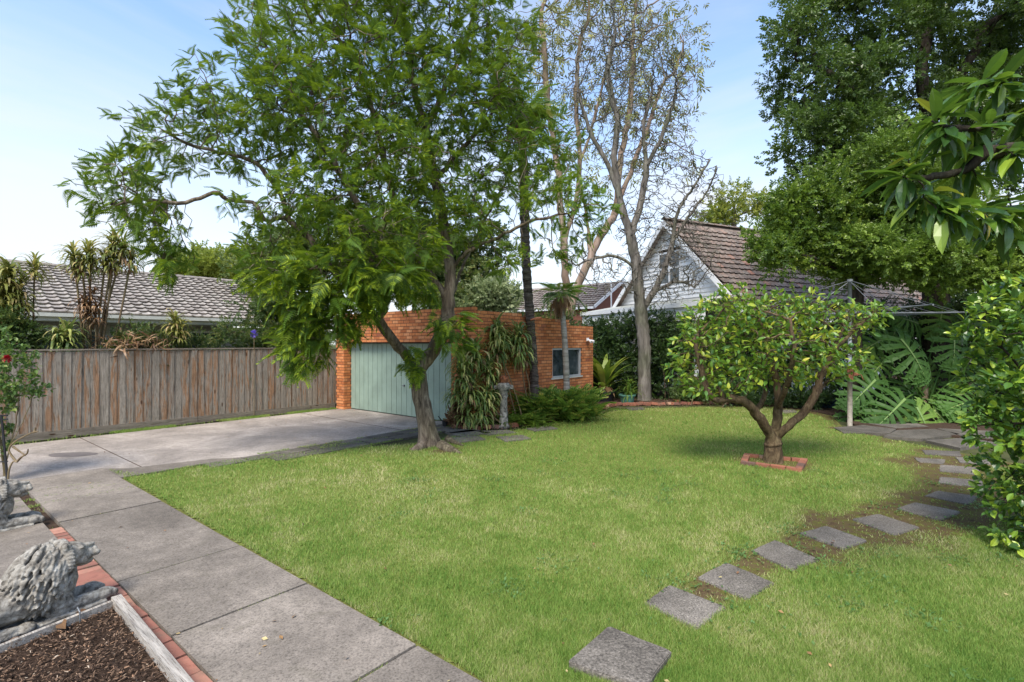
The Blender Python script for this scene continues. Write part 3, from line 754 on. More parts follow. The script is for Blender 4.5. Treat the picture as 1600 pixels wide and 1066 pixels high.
brickwall(C0 + U * 0.115, U, nS, 5.5, lambda s: 33 if s < 1.75 else (32 if s < 4.09 else 30), [(3.30 - .115, 4.88 - .115, 1.03, 1.89)], half=0.115)
brickwall(C0 + V * dr1 + U * 0.115, U, -V, 0.14, 24)                                 # left reveal (faces the door opening)
brickwall(C0 + V * LG + U * 0.115, U, V, 5.5, 33)
GB.sort(key=lambda t: np.linalg.norm(t[0][:2]))
# those the photograph shows: the front and side faces, nearest first
def vis(t): return t[0][2] > 0.5 or True
brick_tm = UNIT
Tm = np.array([t[0] for t in GB]); Mm = np.array([t[2] for t in GB]); Sm = np.array([t[1] for t in GB])
hid = np.array([abs((t[0][:2] - (C0 + V * LG)) @ V) < 0.1 and (t[0][:2] - C0) @ U > 0.2 for t in GB])
pieces('brick', unit_mesh('garage_brick', 1, 0.0), gar, Mm, Tm, Sm, 300, 'brickwork', M_brick, UNIT, cull=~hid)
part('mortar', mort, M_mortar, gar)
# roof slab behind the parapet, inside walls
mb = MB(); c = C0 + U * 2.85 + V * 2.95; ax = [[*U, 0], [*V, 0], [0, 0, 1]]
mb.box((c[0], c[1], 2.42), (5.3, 5.6, 0.12), ax); part('roof', mb, M_wall_dull, gar)
mb = MB(); c = C0 + U * 5.66 + V * 2.95; mb.box((c[0], c[1], 1.2), (0.1, 5.6, 2.4), ax); part('rear_wall', mb, M_wall_dull, gar)
# tilt door: flush panels with dark grooves between
dq = put('garage_door', None, None, gar); dz = 2.03
mb = MB(); c = C0 + U * 0.275 + V * (dr0 + dr1) / 2; mb.box((c[0], c[1], dz / 2 + 0.01), (0.02, dr1 - dr0, dz), ax); o_ = part('door_backing', mb, plain("door_groove", (0.06, 0.09, 0.08), 0.6), dq)
npan = 21; pw = (dr1 - dr0 - 0.02) / npan
for k in range(npan):
    c = C0 + U * 0.252 + V * (dr0 + 0.01 + (k + .5) * pw); mb = MB()
    mb.box((c[0], c[1], dz / 2 + 0.02), (0.022, pw - 0.014, dz - 0.03), ax)
    part('door_panel', mb, M_green_door, dq)
c = C0 + U * 0.225 + V * (dr0 + 11.5 * pw - 0.45); mb = MB(); mb.box((c[0], c[1], 0.86), (0.035, 0.05, 0.05), ax); mb.tube([(c[0] - U[0] * .02, c[1] - U[1] * .02, .86), (c[0] - U[0] * .07, c[1] - U[1] * .07, .86)], 0.008, 8); mb.tube([(c[0] - U[0] * .06 - V[0] * .05, c[1] - U[1] * .06 - V[1] * .05, .86), (c[0] - U[0] * .06 + V[0] * .05, c[1] - U[1] * .06 + V[1] * .05, .86)], 0.008, 8)
part('door_handle', mb, M_steel, dq)
# side window
sw = put('window', None, None, gar)
def wbox(s0, s1, z0, z1, d0, d1, name, mat, root):
    c = C0 + U * (s0 + s1) / 2 - nS * (d0 + d1) / 2; mb = MB(); mb.box((c[0], c[1], (z0 + z1) / 2), (s1 - s0, abs(d1 - d0), z1 - z0), ax); return part(name, mb, mat, root)
wbox(3.34, 4.84, 1.07, 1.85, 0.07, 0.08, 'pane', M_glass, sw)
M_alu = plain("aluminium_frame", (0.55, 0.56, 0.56), 0.4, 0.3, var=0.05)
mbf = MB()
for (a, b, c_, d_) in ((3.30, 4.88, 1.845, 1.89), (3.30, 4.88, 1.03, 1.075), (3.30, 3.345, 1.075, 1.845), (4.835, 4.88, 1.075, 1.845), (4.09, 4.14, 1.075, 1.845)):
    cc = C0 + U * (a + b) / 2 - nS * 0.05; mbf.box((cc[0], cc[1], (c_ + d_) / 2), (b - a, 0.06, d_ - c_), ax)
part('frame', mbf, M_alu, sw)
wbox(3.24, 4.94, 0.99, 1.03, -0.03, 0.08, 'sill', M_cream, sw)
# small floodlight near the end of the side wall
c = C0 + U * 5.2 - nS * (-0.05)
fl = thing('wall_light', 'small white security light high on the garage side wall', 'light', (c[0], c[1], 2.12))
mb = MB(); mb.box((c[0], c[1], 2.16), (0.1, 0.04, 0.1), ax); part('bracket', mb, M_white, fl)
for sg in (-1, 1):
    mb = MB(); e = c + nS * 0.12 + U * 0.08 * sg; mb.tube([(c[0], c[1], 2.15), (e[0], e[1], 2.12), (e[0] + nS[0] * .06, e[1] + nS[1] * .06, 2.08)], [0.02, 0.03, 0.05], 10); part('lamp_head', mb, M_white, fl, smooth=True)

# ------------------------------------------------------------------ roofs
def tile_tmpl(w=0.30, l=0.40):
    """one interlocking tile, x across, y up the slope, z out; lip at the low edge"""
    xs = np.array([-.5, -.32, -.12, .05, .22, .40, .5]) * w; zs = np.array([.030, .008, .004, .006, .008, .034, .034])
    n = len(xs); Vv = []
    for y, dz_ in ((-l / 2, 0.062), (l / 2, -0.004)): Vv += [[x, y, z + dz_] for x, z in zip(xs, zs)]
    Vv += [[x, -l / 2 + 0.06, -0.03] for x in xs]
    Vv = np.array(Vv); i = np.arange(n - 1)
    F_ = np.r_[np.stack([i, i + 1, i + 1 + n, i + n], 1), np.stack([i + 2 * n, i + 1 + 2 * n, i + 1, i], 1)]
    return (Vv, F_)
TILE = tile_tmpl()
def roof_plane(root, eave, along_d, up_d, length, slope_len, mat, limit, clip=None, course=0.335, tw=0.285, base_mat=None, name='tile'):
    """eave: 3D start of the eave, along_d: unit 3D, up_d: unit 3D up the slope"""
    along_d, up_d, eave = map(lambda a: np.asarray(a, float), (along_d, up_d, eave))
    n = np.cross(along_d, up_d); n *= np.sign(n[2])
    Mx = np.array([along_d, up_d, n]); T = []
    if np.cross(along_d, up_d)[2] < 0: Mx = np.array([-along_d, up_d, n])
    for r in range(int(slope_len / course)):
        for c in range(int(length / tw)):
            s, t = (c + .5) * tw, (r + .5) * course
            if clip is None or clip(s, t): T.append(eave + along_d * s + up_d * t + n * 0.02)
    T = np.array(T); Mm = np.repeat((Mx + 0)[None], len(T), 0)
    T = T + RS.randn(len(T), 3) * 0.004
    mb = MB(); mb.add(TILE[0], TILE[1], 0.0)
    pieces(name, mb.mesh('roof_tile'), root, Mm, T, None, limit, 'roof_tiles', mat, TILE)
    mb = MB()
    e = [eave, eave + along_d * length, eave + along_d * length + up_d * slope_len, eave + up_d * slope_len]
    e2 = [p_ - n * 0.06 for p_ in e]; mb.add(np.array(e + e2), np.array([[0, 1, 2, 3], [7, 6, 5, 4], [0, 4, 5, 1], [1, 5, 6, 2], [2, 6, 7, 3], [3, 7, 4, 0]]))
    return mb
def ridge_caps(root, p0, p1, mat, up, limit=60, name='ridge_tile'):
    p0, p1 = np.asarray(p0), np.asarray(p1); L_ = np.linalg.norm(p1 - p0); d = (p1 - p0) / L_; side = np.cross(d, up); n = int(L_ / 0.4)
    ang = np.linspace(0.1, math.pi - 0.1, 6); Vv = []
    for y, k_ in ((-.21, 1.08), (.21, 0.95)): Vv += [[0.13 * k_ * math.cos(a), y, 0.10 * k_ * math.sin(a)] for a in ang]
    i = np.arange(5); tm = (np.array(Vv), np.stack([i, i + 6, i + 7, i + 1], 1))
    T = np.array([p0 + d * (k_ + .5) * L_ / n for k_ in range(n)]); Mm = np.repeat(np.array([side, d, up])[None], n, 0)
    pieces(name, tmesh('ridge_tile', tm), root, Mm, T, None, limit, 'ridge_tiles', mat, tm)

U3 = np.array([*U, 0]); V3 = np.array([*V, 0]); Z3 = np.array([0, 0, 1.0])
# --- left neighbour's house
LH = np.array([-13.0, 13.6]); ez, rz_, run = 2.86, 4.66, 4.7
hl = thing('neighbour_house', 'low house with long grey tiled roof behind the paling fence', 'house', (*LH, 0))
pit = norm(np.array([*(V * run), rz_ - ez])); sl = math.hypot(run, rz_ - ez)
mbr = roof_plane(hl, np.array([*(LH - U * 4.5), ez]), U3, pit, 13.6, sl, M_tile_grey, 300)
part('roof', mbr, M_tile_grey, hl)
ridge_caps(hl, np.array([*(LH - U * 4.5 + V * run), rz_ + 0.03]), np.array([*(LH + U * 9.1 + V * run), rz_ + 0.03]), M_tile_grey, Z3)
mb = MB(); e0 = np.array([*(LH - U * 4.5 + V * run), rz_ - .04]); e1 = np.array([*(LH + U * 9.1 + V * run), rz_ - .04]); 
mb.add([e0, e1, e1 + np.array([*(V * run), ez - rz_]), e0 + np.array([*(V * run), ez - rz_])], [[0, 1, 2, 3]]); part('rear_roof', mb, M_tile_grey, hl)
mb = MB(); c = LH + U * 2.3 + V * 4.9; mb.box((c[0], c[1], 1.3), (13.0, 8.4, 2.6), ax); part('wall', mb, M_wall_dull, hl)
mb = MB(); c = LH + U * 2.3 - V * 0.01; mb.box((c[0], c[1], ez - 0.10), (13.6, 0.025, 0.18), ax); part('fascia', mb, M_fascia, hl)
mb = MB(); c = LH + U * 2.3 - V * 0.075; mb.box((c[0], c[1], ez - 0.035), (13.6, 0.11, 0.10), ax); part('gutter', mb, M_fascia, hl)
mb = MB(); c = LH + U * 2.3 + V * 0.35; mb.box((c[0], c[1], ez - 0.20), (13.6, 0.72, 0.02), ax); part('soffit', mb, M_soffit, hl)
for s_ in (-1.5, 1.0, 4.4):
    wv = put('window', None, None, hl); c = LH + U * s_ + V * 0.67
    mb = MB(); mb.box((c[0], c[1], 1.75), (1.5, 0.04, 1.3), ax); part('pane', mb, M_glass, wv)
    mb = MB()
    for (a, b, w1, h1) in ((-.77, 1.75, .06, 1.36), (.77, 1.75, .06, 1.36), (0, 1.75, .05, 1.3), (0, 2.42, 1.6, .06), (0, 1.08, 1.6, .06)):
        cc = c + U * a - V * .02; mb.box((cc[0], cc[1], b), (w1, 0.06, h1), ax)
    part('frame', mb, M_cream, wv)

# --- white weatherboard house on the right
GA = math.radians(24.9); gd = np.array([math.sin(GA), -math.cos(GA)]); rd = np.array([math.cos(GA), math.sin(GA)])   # along gable (nearer), along ridge
Ap = np.array([6.74, 22.0]); zr = 7.3; hs = 4.3; zev = 3.1
hw = thing('white_house', 'white weatherboard house with steep red-brown tiled gable roof behind the garden', 'house', (*Ap, 0))
R3 = np.array([*rd, 0]); G3 = np.array([*gd, 0]); pit = norm(np.array([*(gd * -hs), zr - zev])); sl = math.hypot(hs, zr - zev)
mbr = roof_plane(hw, np.array([*(Ap + gd * hs - rd * 0.3), zev]), R3, pit, 14.5, sl, M_tile_red, 300)
part('roof', mbr, M_tile_red, hw)
pit2 = norm(np.array([*(gd * hs), zr - zev])); mb = MB(); a = np.array([*(Ap - rd * .3), zr - .05]); b = a + R3 * 14.5
mb.add([a, b, b - pit2 * sl, a - pit2 * sl], [[0, 1, 2, 3]]); part('rear_roof', mb, M_tile_red, hw)
ridge_caps(hw, np.array([*(Ap - rd * .3), zr + .03]), np.array([*(Ap + rd * 14), zr + .03]), M_tile_red, Z3)
axg = [[*gd, 0], [*rd, 0], [0, 0, 1]]
k = 0; zb = 2.2; M_board = plain('weatherboard_paint', (0.78, 0.78, 0.77), .55, var=.06, scale=2)
while zb < zr - 0.2:
    hb = 0.17; hw_ = (zr - 0.15 - zb) / (zr - zev) * hs if zb > zev else hs
    c = Ap + rd * 0.05
    for (a, b) in ((-hw_, -0.68), (0.68, hw_)) if 4.55 < zb < 5.95 else ((-hw_, hw_),):
        if b - a > .05:
            cc = c + gd * (a + b) / 2; mb = MB(); mb.box((0, 0, 0), (b - a, 0.03, hb + 0.012), [[*gd, 0], [rd[0] * .97, rd[1] * .97, 0.24], [-.24 * -rd[0], -.24 * -rd[1], 0.97]])
            for j in range(len(mb.V)): mb.V[j] = mb.V[j] + np.array([cc[0], cc[1], zb + hb / 2])
            part('weatherboard', mb, M_board, hw)
    zb += hb
mb = MB(); c = Ap + rd * 4 ; mb.box((c[0], c[1], 1.4), (hs * 2 - .4, 7.8, 2.9), axg); part('wall', mb, M_white, hw)
mb = MB(); h2 = zr - .2
for x in (0.12, 0.14):
    pass
mb.add([[*(Ap + gd * -hs + rd * .12), zev - .2], [*(Ap + gd * hs + rd * .12), zev - .2], [*(Ap + rd * .12), zr - .1]], [[0, 1, 2]]); part('gable_backing', mb, M_mortar, hw)
for sg in (-1, 1):
    mb = MB(); p0 = np.array([*(Ap - rd * .32), zr - .10]); p1 = np.array([*(Ap + gd * sg * hs - rd * .32), zev - .10]); dd_ = norm(p1 - p0); nn = np.cross(dd_, R3)
    mb.box((p0 + p1) / 2, (np.linalg.norm(p1 - p0), .03, .2), [dd_, R3, nn]); part('barge_board', mb, M_white, hw)
ww = put('window', None, None, hw)
for (a, b, z0, z1) in ((-.62, -.03, 5.3, 5.9), (.03, .62, 5.3, 5.9), (-.62, -.03, 4.65, 5.22), (.03, .62, 4.65, 5.22)):
    mb = MB(); c = Ap + gd * (a + b) / 2 + rd * .06; mb.box((c[0], c[1], (z0 + z1) / 2), (b - a, .02, z1 - z0), axg); part('pane', mb, M_glass, ww)
mb = MB()
for (x, z, w1, h1) in ((-.65, 5.27, .07, 1.4), (.65, 5.27, .07, 1.4), (0, 5.27, .06, 1.4), (0, 5.26, 1.3, .08), (0, 5.94, 1.4, .07), (0, 4.6, 1.4, .07)):
    c = Ap + gd * x + rd * .03; mb.box((c[0], c[1], z), (w1, .06 if x else .055, h1), axg)
part('frame', mb, M_white, ww)
# lean-to verandah in front of the gable
vo = Ap - rd * 2.0
vr = put('verandah', None, None, hw)
mb = MB(); a = np.array([*(vo - gd * 3.8), 3.5]); b = np.array([*(vo + gd * 4.0), 3.5]); R_ = R3 * 2.0 + Z3 * 0.35
mb.add([a, b, b + R_, a + R_, a - Z3 * .06, b - Z3 * .06, b + R_ - Z3 * .06, a + R_ - Z3 * .06], [[0, 1, 2, 3], [7, 6, 5, 4], [0, 4, 5, 1], [1, 5, 6, 2], [2, 6, 7, 3], [3, 7, 4, 0]]); part('verandah_roof', mb, M_soffit, vr)
mb = MB(); c = vo + gd * .1 - rd * .03; mb.box((c[0], c[1], 3.42), (7.8, .05, .16), axg); part('gutter', mb, M_white, vr)
mb = MB(); c = vo + gd * .1 + rd * .05; mb.box((c[0], c[1], 3.1), (7.7, .04, .5), axg); part('beam', mb, M_white, vr)
for s_ in (-3.7, -2.9, 0.0, 3.5):
    mb = MB(); c = vo + gd * s_ + rd * .1; mb.box((c[0], c[1], 1.45), (.11, .11, 2.9), axg); part('post', mb, M_white, vr)

# --- far brick house
BA = np.array([7.14, 34.0]); hb_ = thing('brick_house', 'distant red brick house with brown tiled gable roof seen between the palms', 'house', (*BA, 0))
zr2, ze2, hh = 6.15, 4.25, 3.8
pit = norm(np.array([*(U * hh), zr2 - ze2])); sl2 = math.hypot(hh, zr2 - ze2)
mbr = roof_plane(hb_, np.array([*(BA - U * hh - V * 0.25), ze2]), V3, pit, 11.5, sl2, M_tile_dark, 0, tw=0.3, course=0.36)
part('roof', mbr, M_tile_dark, hb_)
mb = MB(); a = np.array([*(BA - V * .25), zr2 - .03]); b = a + V3 * 11.5; dn = np.array([*(U * hh), ze2 - zr2]); mb.add([a, b, b + dn, a + dn], [[0, 1, 2, 3]]); part('rear_roof', mb, M_tile_dark, hb_)
mb = MB(); c = BA + V * 5.5; mb.box((c[0], c[1], 2.1), (7.2, 11, 4.2), ax); part('wall', mb, M_farbrick, hb_)
mb = MB(); a = [*(BA - U * hh), ze2 - .05]; b = [*(BA + U * hh), ze2 - .05]; c = [*BA, zr2 - .05]; mb.add([a, b, c], [[0, 1, 2]]); part('gable', mb, M_farbrick, hb_)
for sg in (-1, 1):
    mb = MB(); p0 = np.array([*(BA - V * .28), zr2 - .02]); p1 = np.array([*(BA + U * sg * hh - V * .28), ze2 - .02]); dd_ = norm(p1 - p0); nn = np.cross(dd_, V3)
    mb.box((p0 + p1) / 2, (np.linalg.norm(p1 - p0), .04, .2), [dd_, V3, nn]); part('barge_board', mb, M_white, hb_)
mb = MB(); c = BA - U * (hh + .06) + V * 5.5; mb.box((c[0], c[1], ze2 - .06), (.12, 11.5, .14), ax); part('gutter', mb, M_white, hb_)
mb = MB(); c = BA - U * 1.9 - V * .4; mb.tube([(c[0], c[1], 2), (c[0], c[1], 5.9)], .05, 8); part('vent_pipe', mb, M_white, hb_)

# ================================================================== vegetation
def blob_pts(bl, n, shell=0.0):
    """points in ellipsoids (px, py, rpx, rpy, Y, rY[, weight]) standing at their real depth"""
    w = np.array([b[2] * b[3] * (b[6] if len(b) > 6 else 1.0) for b in bl], float); w /= w.sum()
    k = RS.choice(len(bl), n, p=w); B = np.array([b[:6] for b in bl], float)[k]
    d = norm(RS.randn(n, 3)); r = (shell + (1 - shell) * RS.rand(n)) ** (1 / 2.2)
    o = d * r[:, None]; sc = B[:, 4] / F
    c = np.stack([(B[:, 0] - 800) * sc, B[:, 4], H - (B[:, 1] - HY) * sc], 1)
    return c + o * np.stack([B[:, 2] * sc, B[:, 5], B[:, 3] * sc], 1), d

def resample(pts, step):
    pts = np.asarray(pts, float); out = [pts[0]]
    for a, b in zip(pts[:-1], pts[1:]):
        n = max(1, int(round(np.linalg.norm(b - a) / step)))
        for k in range(1, n + 1): out.append(a + (b - a) * k / n)
    return np.array(out)

def smooth_poly(pts, n=4):
    pts = np.asarray(pts, float)
    if len(pts) < 3: return pts
    P = np.r_[[2 * pts[0] - pts[1]], pts, [2 * pts[-1] - pts[-2]]]; out = []
    for i in range(1, len(P) - 2):
        for t in np.linspace(0, 1, n, endpoint=False):
            a, b, c, d = P[i - 1], P[i], P[i + 1], P[i + 2]
            out.append(0.5 * ((2 * b) + (-a + c) * t + (2 * a - 5 * b + 4 * c - d) * t * t + (-a + 3 * b - 3 * c + d) * t ** 3))
    out.append(pts[-1]); return np.array(out)

def grow(limbs, att, step=0.22, infl=2.5, kill=0.35, iters=140, jit=0.25, trop=(0, 0, 0.05), maxch=3):
    """space colonisation from hand-laid limbs. returns nodes, parents"""
    N = []; PAR = []
    for li, L in enumerate(limbs):
        L = resample(smooth_poly(L), step)
        if li == 0: prev = -1; start = 0
        else:
            A_ = np.array(N); prev = int(np.argmin(np.linalg.norm(A_ - L[0], axis=1))); start = 0 if np.linalg.norm(A_[prev] - L[0]) > step * 0.5 else 1
        for p in L[start:]:
            N.append(p + (RS.randn(3) * step * 0.08 if len(N) > 3 else 0)); PAR.append(prev); prev = len(N) - 1
    nl = len(N); M = len(att); nd = np.full(M, 1e9); ni = np.zeros(M, int)
    Nn = np.array(N)
    for i0 in range(0, nl, 60):
        D = np.linalg.norm(att[:, None] - Nn[None, i0:i0 + 60], axis=2); j = D.argmin(1); d = D[np.arange(M), j]; u = d < nd; nd[u] = d[u]; ni[u] = j[u] + i0
    alive = nd > kill; ch = np.zeros(200000, int); trop = np.array(trop)
    for it in range(iters):
        m = alive & (nd < infl)
        if not m.any():
            if not alive.any(): break
            infl *= 1.5
            if infl > 30: break
            continue
        ids = ni[m]; vec = norm(att[m] - Nn[ids]); un, inv = np.unique(ids, return_inverse=True)
        sm = np.zeros((len(un), 3)); np.add.at(sm, inv, vec); sm = norm(sm)
        ok = ch[un] < maxch; un = un[ok]; sm = sm[ok]
        if len(un) == 0: break
        sm = norm(sm + RS.randn(*sm.shape) * jit + trop)
        new = Nn[un] + sm * step; ch[un] += 1; b = len(Nn)
        Nn = np.r_[Nn, new]; PAR += list(un)
        for i0 in range(0, len(new), 200):
            D = np.linalg.norm(att[:, None] - new[None, i0:i0 + 200], axis=2); j = D.argmin(1); d = D[np.arange(M), j]; u = (d < nd) & alive; nd[u] = d[u]; ni[u] = j[u] + i0 + b
        alive &= nd > kill
        if len(Nn) > 14000: break
    return Nn, np.array(PAR), nl

def radii(N, P, r0, tip=0.004, ex=2.3):
    n = len(N); r = np.full(n, tip ** ex); kids = np.zeros(n, int)
    for i in range(n - 1, 0, -1):
        if P[i] >= 0: kids[P[i]] += 1
    acc = np.zeros(n)
    order = np.argsort(depths(P))[::-1]
    for i in order:
        v = acc[i] if kids[i] else tip ** ex
        v = max(v, tip ** ex); acc[i] = v
        if P[i] >= 0: acc[P[i]] += v
    r = acc ** (1 / ex); s = r0 / r[0]
    # keep twigs at tip size while the trunk reaches r0
    r = tip + (r - tip) * (r0 - tip) / max(r[0] - tip, 1e-6)
    return r, kids
def depths(P):
    d = np.zeros(len(P), int)
    for i in range(len(P)):
        k = P[i]
        d[i] = d[k] + 1 if k >= 0 and k < i else 0
    return d

def branch_mesh(N, P, r, thin=0.0, flare=None):
    n = len(N); ch = [[] for _ in range(n)]
    for i in range(n):
        if P[i] >= 0: ch[P[i]].append(i)
    mb = MB(); stack = [(0, None)]
    while stack:
        i, par = stack.pop(); chain = [i] if par is None else [par, i]
        while ch[chain[-1]]:
            k = sorted(ch[chain[-1]], key=lambda j: -r[j]); 
            for o in k[1:]: stack.append((o, chain[-1]))
            chain.append(k[0])
        rr = np.array([r[j] for j in chain]); pts = N[chain].copy()
        if par is not None: rr[0] = min(rr[0], rr[1] * 1.25)
        if rr.max() < thin or len(chain) < 2: continue
        sides = 12 if rr[0] > 0.09 else (8 if rr[0] > 0.04 else (5 if rr[0] > 0.015 else 3))
        if par is None and flare is not None:
            rr = rr * (1 + flare * np.exp(-np.maximum(pts[:, 2], 0) / 0.18))
        mb.tube(pts, rr, sides, cap=sides > 5)
    return mb

def leaf_tmpl(w=0.36, fold=0.06, curl=0.18):
    """one leaf along +y, 8 small faces"""
    ys = [0.0, 0.28, 0.58, 0.84, 1.0]; ws = [0.02, 0.42, 0.5, 0.28, 0.0]; Vv = []
    for y, x in zip(ys, ws):
        zc = -curl * y * y
        Vv += [[-x * w, y, zc + fold * (x > 0.1)], [0, y, zc], [x * w, y, zc + fold * (x > 0.1)]]
    Vv = np.array(Vv); F_ = []
    for k in range(4): b = 3 * k; F_ += [[b, b + 1, b + 4, b + 3], [b + 1, b + 2, b + 5, b + 4]]
    return (Vv, np.array(F_))
LEAF8 = leaf_tmpl()
LEAF_LANCE = leaf_tmpl(0.27, 0.05, 0.32)
LEAF_OVAL = leaf_tmpl(0.55, 0.07, 0.22)
def sprig_tmpl(n=9, ll=0.36, w=0.30, seed=1, spread=0.9, quad=True):
    """twig end: n simple leaves along a unit length, y outward"""
    rs = np.random.RandomState(seed); Vv = []; F_ = []; R_ = []
    for k in range(n):
        y = 0.08 + 0.75 * k / max(1, n - 1); a = k * 2.4 + rs.rand() * 0.5; sp = spread * (1 - 0.55 * y)
        d = norm(np.array([math.cos(a) * sp, 0.55 + 0.4 * y, math.sin(a) * sp * 0.75 - 0.12])); up = np.array([0, 0.2, 1.0]) + rs.randn(3) * 0.35
        x = norm(np.cross(d, up)); z = np.cross(x, d); o = np.array([0, y, 0]); L = ll * rs.uniform(.75, 1.15); b = len(Vv)
        Vv += [o, o + d * L * .5 - x * w * L + z * L * .1, o + d * L - z * L * .12, o + d * L * .5 + x * w * L + z * L * .1]; F_.append([b, b + 3, b + 2, b + 1]); R_ += [rs.rand()] * 4
    return (np.array(Vv), np.array(F_), np.array(R_))
SPRIGS = [sprig_tmpl(9, 0.40, 0.30, s) for s in (1, 2, 3)]

def frond_tmpl(n=11, w=0.34, pw=0.054, droop=0.32, fwd=0.45, tipdrop=0.10, r0=0.006):
    """bipinnate frond: a rachis with pairs of narrow pinnae, y outward"""
    Vv = []; F_ = []; R_ = []
    def cl(t): return np.array([0, t * (1 - 0.12 * t), -droop * t * t])
    for k in range(n):
        t = 0.14 + 0.84 * k / (n - 1); L = w * math.sin(min(1.0, 0.32 + t * 1.0) * math.pi * 0.93) ** 0.7 * (1.15 - 0.3 * t); L = max(L, 0.06)
        c = cl(t)
        for sg in (-1, 1):
            d = norm(np.array([sg, fwd + 0.5 * t, -tipdrop - 0.25 * t])); s = np.array([0, 1, 0]) * pw; b = len(Vv); m = c + d * L * .45
            m[2] += L * .03; e = c + d * L; e[2] -= L * .12
            Vv += [c, m - s * .9, e, m + s * .9]; F_.append([b, b + 1, b + 2, b + 3] if sg < 0 else [b, b + 3, b + 2, b + 1]); R_ += [0.5 + 0.5 * math.sin(k * 1.7)] * 4
    for k in range(4):
        a, b_ = cl(k / 4), cl((k + 1) / 4); b = len(Vv)
        Vv += [a + [-r0, 0, 0], a + [r0, 0, 0], b_ + [r0 * .7, 0, 0], b_ + [-r0 * .7, 0, 0]]; F_.append([b, b + 1, b + 2, b + 3]); R_ += [0.2] * 4
    return (np.array(Vv), np.array(F_), np.array(R_))
def strap_tmpl(n=6, w=0.06, arc=1.0, base=0.6, start=45):
    """strap leaf rising then arching over; unit arc length"""
    Vv = []; F_ = []; p = np.array([0.0, 0, 0]); a = math.radians(start); ds = 1.0 / n
    for k in range(n + 1):
        t = k / n; ww = w * (base + (1 - base) * math.sin(min(1, t * 1.6) * math.pi / 2)) * (1 - max(0, t - .45) / .55) ** .7 / 2 + 0.0006
        Vv += [[-ww, p[1], p[2] + ww * .35], [ww, p[1], p[2] + ww * .35]]
        p = p + ds * np.array([0, math.cos(a), math.sin(a)]); a -= arc * ds * 2.0 * (0.4 + t)
    i = np.arange(n) * 2
    return (np.array(Vv), np.stack([i, i + 1, i + 3, i + 2], 1))

# ---- leaf materials (real leaf colours; the jacaranda crown also has top light painted in by height)
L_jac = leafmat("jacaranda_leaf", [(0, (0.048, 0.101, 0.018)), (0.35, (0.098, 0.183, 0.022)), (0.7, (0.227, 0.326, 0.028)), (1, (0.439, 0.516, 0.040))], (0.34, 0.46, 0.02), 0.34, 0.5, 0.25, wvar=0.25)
L_dark = leafmat("evergreen_leaf", [(0, (0.037, 0.070, 0.019)), (0.5, (0.084, 0.144, 0.029)), (0.85, (0.156, 0.232, 0.041)), (1, (0.293, 0.367, 0.065))], (0.12, 0.22, 0.02), 0.25, 0.38, 0.5, wvar=0.3)
L_mid = leafmat("lillypilly_leaf", [(0, (0.059, 0.114, 0.024)), (0.5, (0.128, 0.210, 0.033)), (0.85, (0.236, 0.333, 0.045)), (1, (0.432, 0.490, 0.089))], (0.2, 0.34, 0.03), 0.32, 0.4, 0.5, wvar=0.35)
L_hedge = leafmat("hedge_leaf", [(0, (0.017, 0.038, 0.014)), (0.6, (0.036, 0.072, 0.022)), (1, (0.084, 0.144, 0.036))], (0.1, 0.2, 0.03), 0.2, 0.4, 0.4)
L_shrub = leafmat("shrub_leaf", [(0, (0.035, 0.07, 0.02)), (0.5, (0.08, 0.13, 0.03)), (0.85, (0.14, 0.19, 0.05)), (1, (0.26, 0.24, 0.08))], (0.2, 0.3, 0.05), 0.3)
L_yellow = leafmat("yellow_green_leaf", [(0, (0.12, 0.17, 0.03)), (0.5, (0.24, 0.30, 0.05)), (1, (0.42, 0.42, 0.09))], (0.5, 0.55, 0.06), 0.4)
L_varieg = leafmat("variegated_leaf", [(0, (0.10, 0.15, 0.05)), (0.5, (0.30, 0.36, 0.17)), (1, (0.55, 0.57, 0.36))], (0.4, 0.5, 0.2), 0.3)
L_euc = leafmat("gum_leaf", [(0, (0.121, 0.156, 0.052)), (0.5, (0.230, 0.260, 0.078)), (1, (0.392, 0.377, 0.117))], (0.3, 0.3, 0.08), 0.3, 0.45, 0.4)
L_lemon = leafmat("lemon_leaf", [(0, (0.057, 0.146, 0.033)), (0.35, (0.115, 0.246, 0.039)), (0.7, (0.230, 0.370, 0.050)), (0.9, (0.414, 0.493, 0.055)), (0.985, (0.575, 0.582, 0.066)), (1, (0.713, 0.616, 0.110))], (0.38, 0.52, 0.04), 0.38, 0.36, 0.5)
L_cam = leafmat("camellia_leaf", [(0, (0.047, 0.107, 0.029)), (0.5, (0.095, 0.204, 0.034)), (0.8, (0.252, 0.409, 0.047)), (1, (0.547, 0.661, 0.079))], (0.25, 0.4, 0.03), 0.28, 0.27, 0.6)
L_mag = leafmat("broad_glossy_leaf", [(0, (0.025, 0.068, 0.020)), (0.45, (0.056, 0.128, 0.024)), (0.8, (0.126, 0.230, 0.028)), (0.95, (0.280, 0.392, 0.039)), (1, (0.420, 0.351, 0.044))], (0.22, 0.38, 0.03), 0.28, 0.3, 0.55)
L_phil = leafmat("split_leaf", [(0, (0.046, 0.106, 0.022)), (0.6, (0.078, 0.163, 0.031)), (1, (0.143, 0.237, 0.044))], (0.15, 0.30, 0.04), 0.2, 0.5, 0.2)
L_drac = leafmat("dracaena_leaf", [(0, (0.086, 0.159, 0.050)), (0.55, (0.201, 0.288, 0.071)), (0.85, (0.460, 0.489, 0.144)), (1, (0.646, 0.546, 0.259))], (0.35, 0.4, 0.1), 0.3)
L_dracy = leafmat("yellow_dracaena_leaf", [(0, (0.10, 0.14, 0.04)), (0.5, (0.24, 0.27, 0.06)), (0.85, (0.42, 0.38, 0.12)), (1, (0.5, 0.36, 0.18))], (0.45, 0.45, 0.1), 0.35)
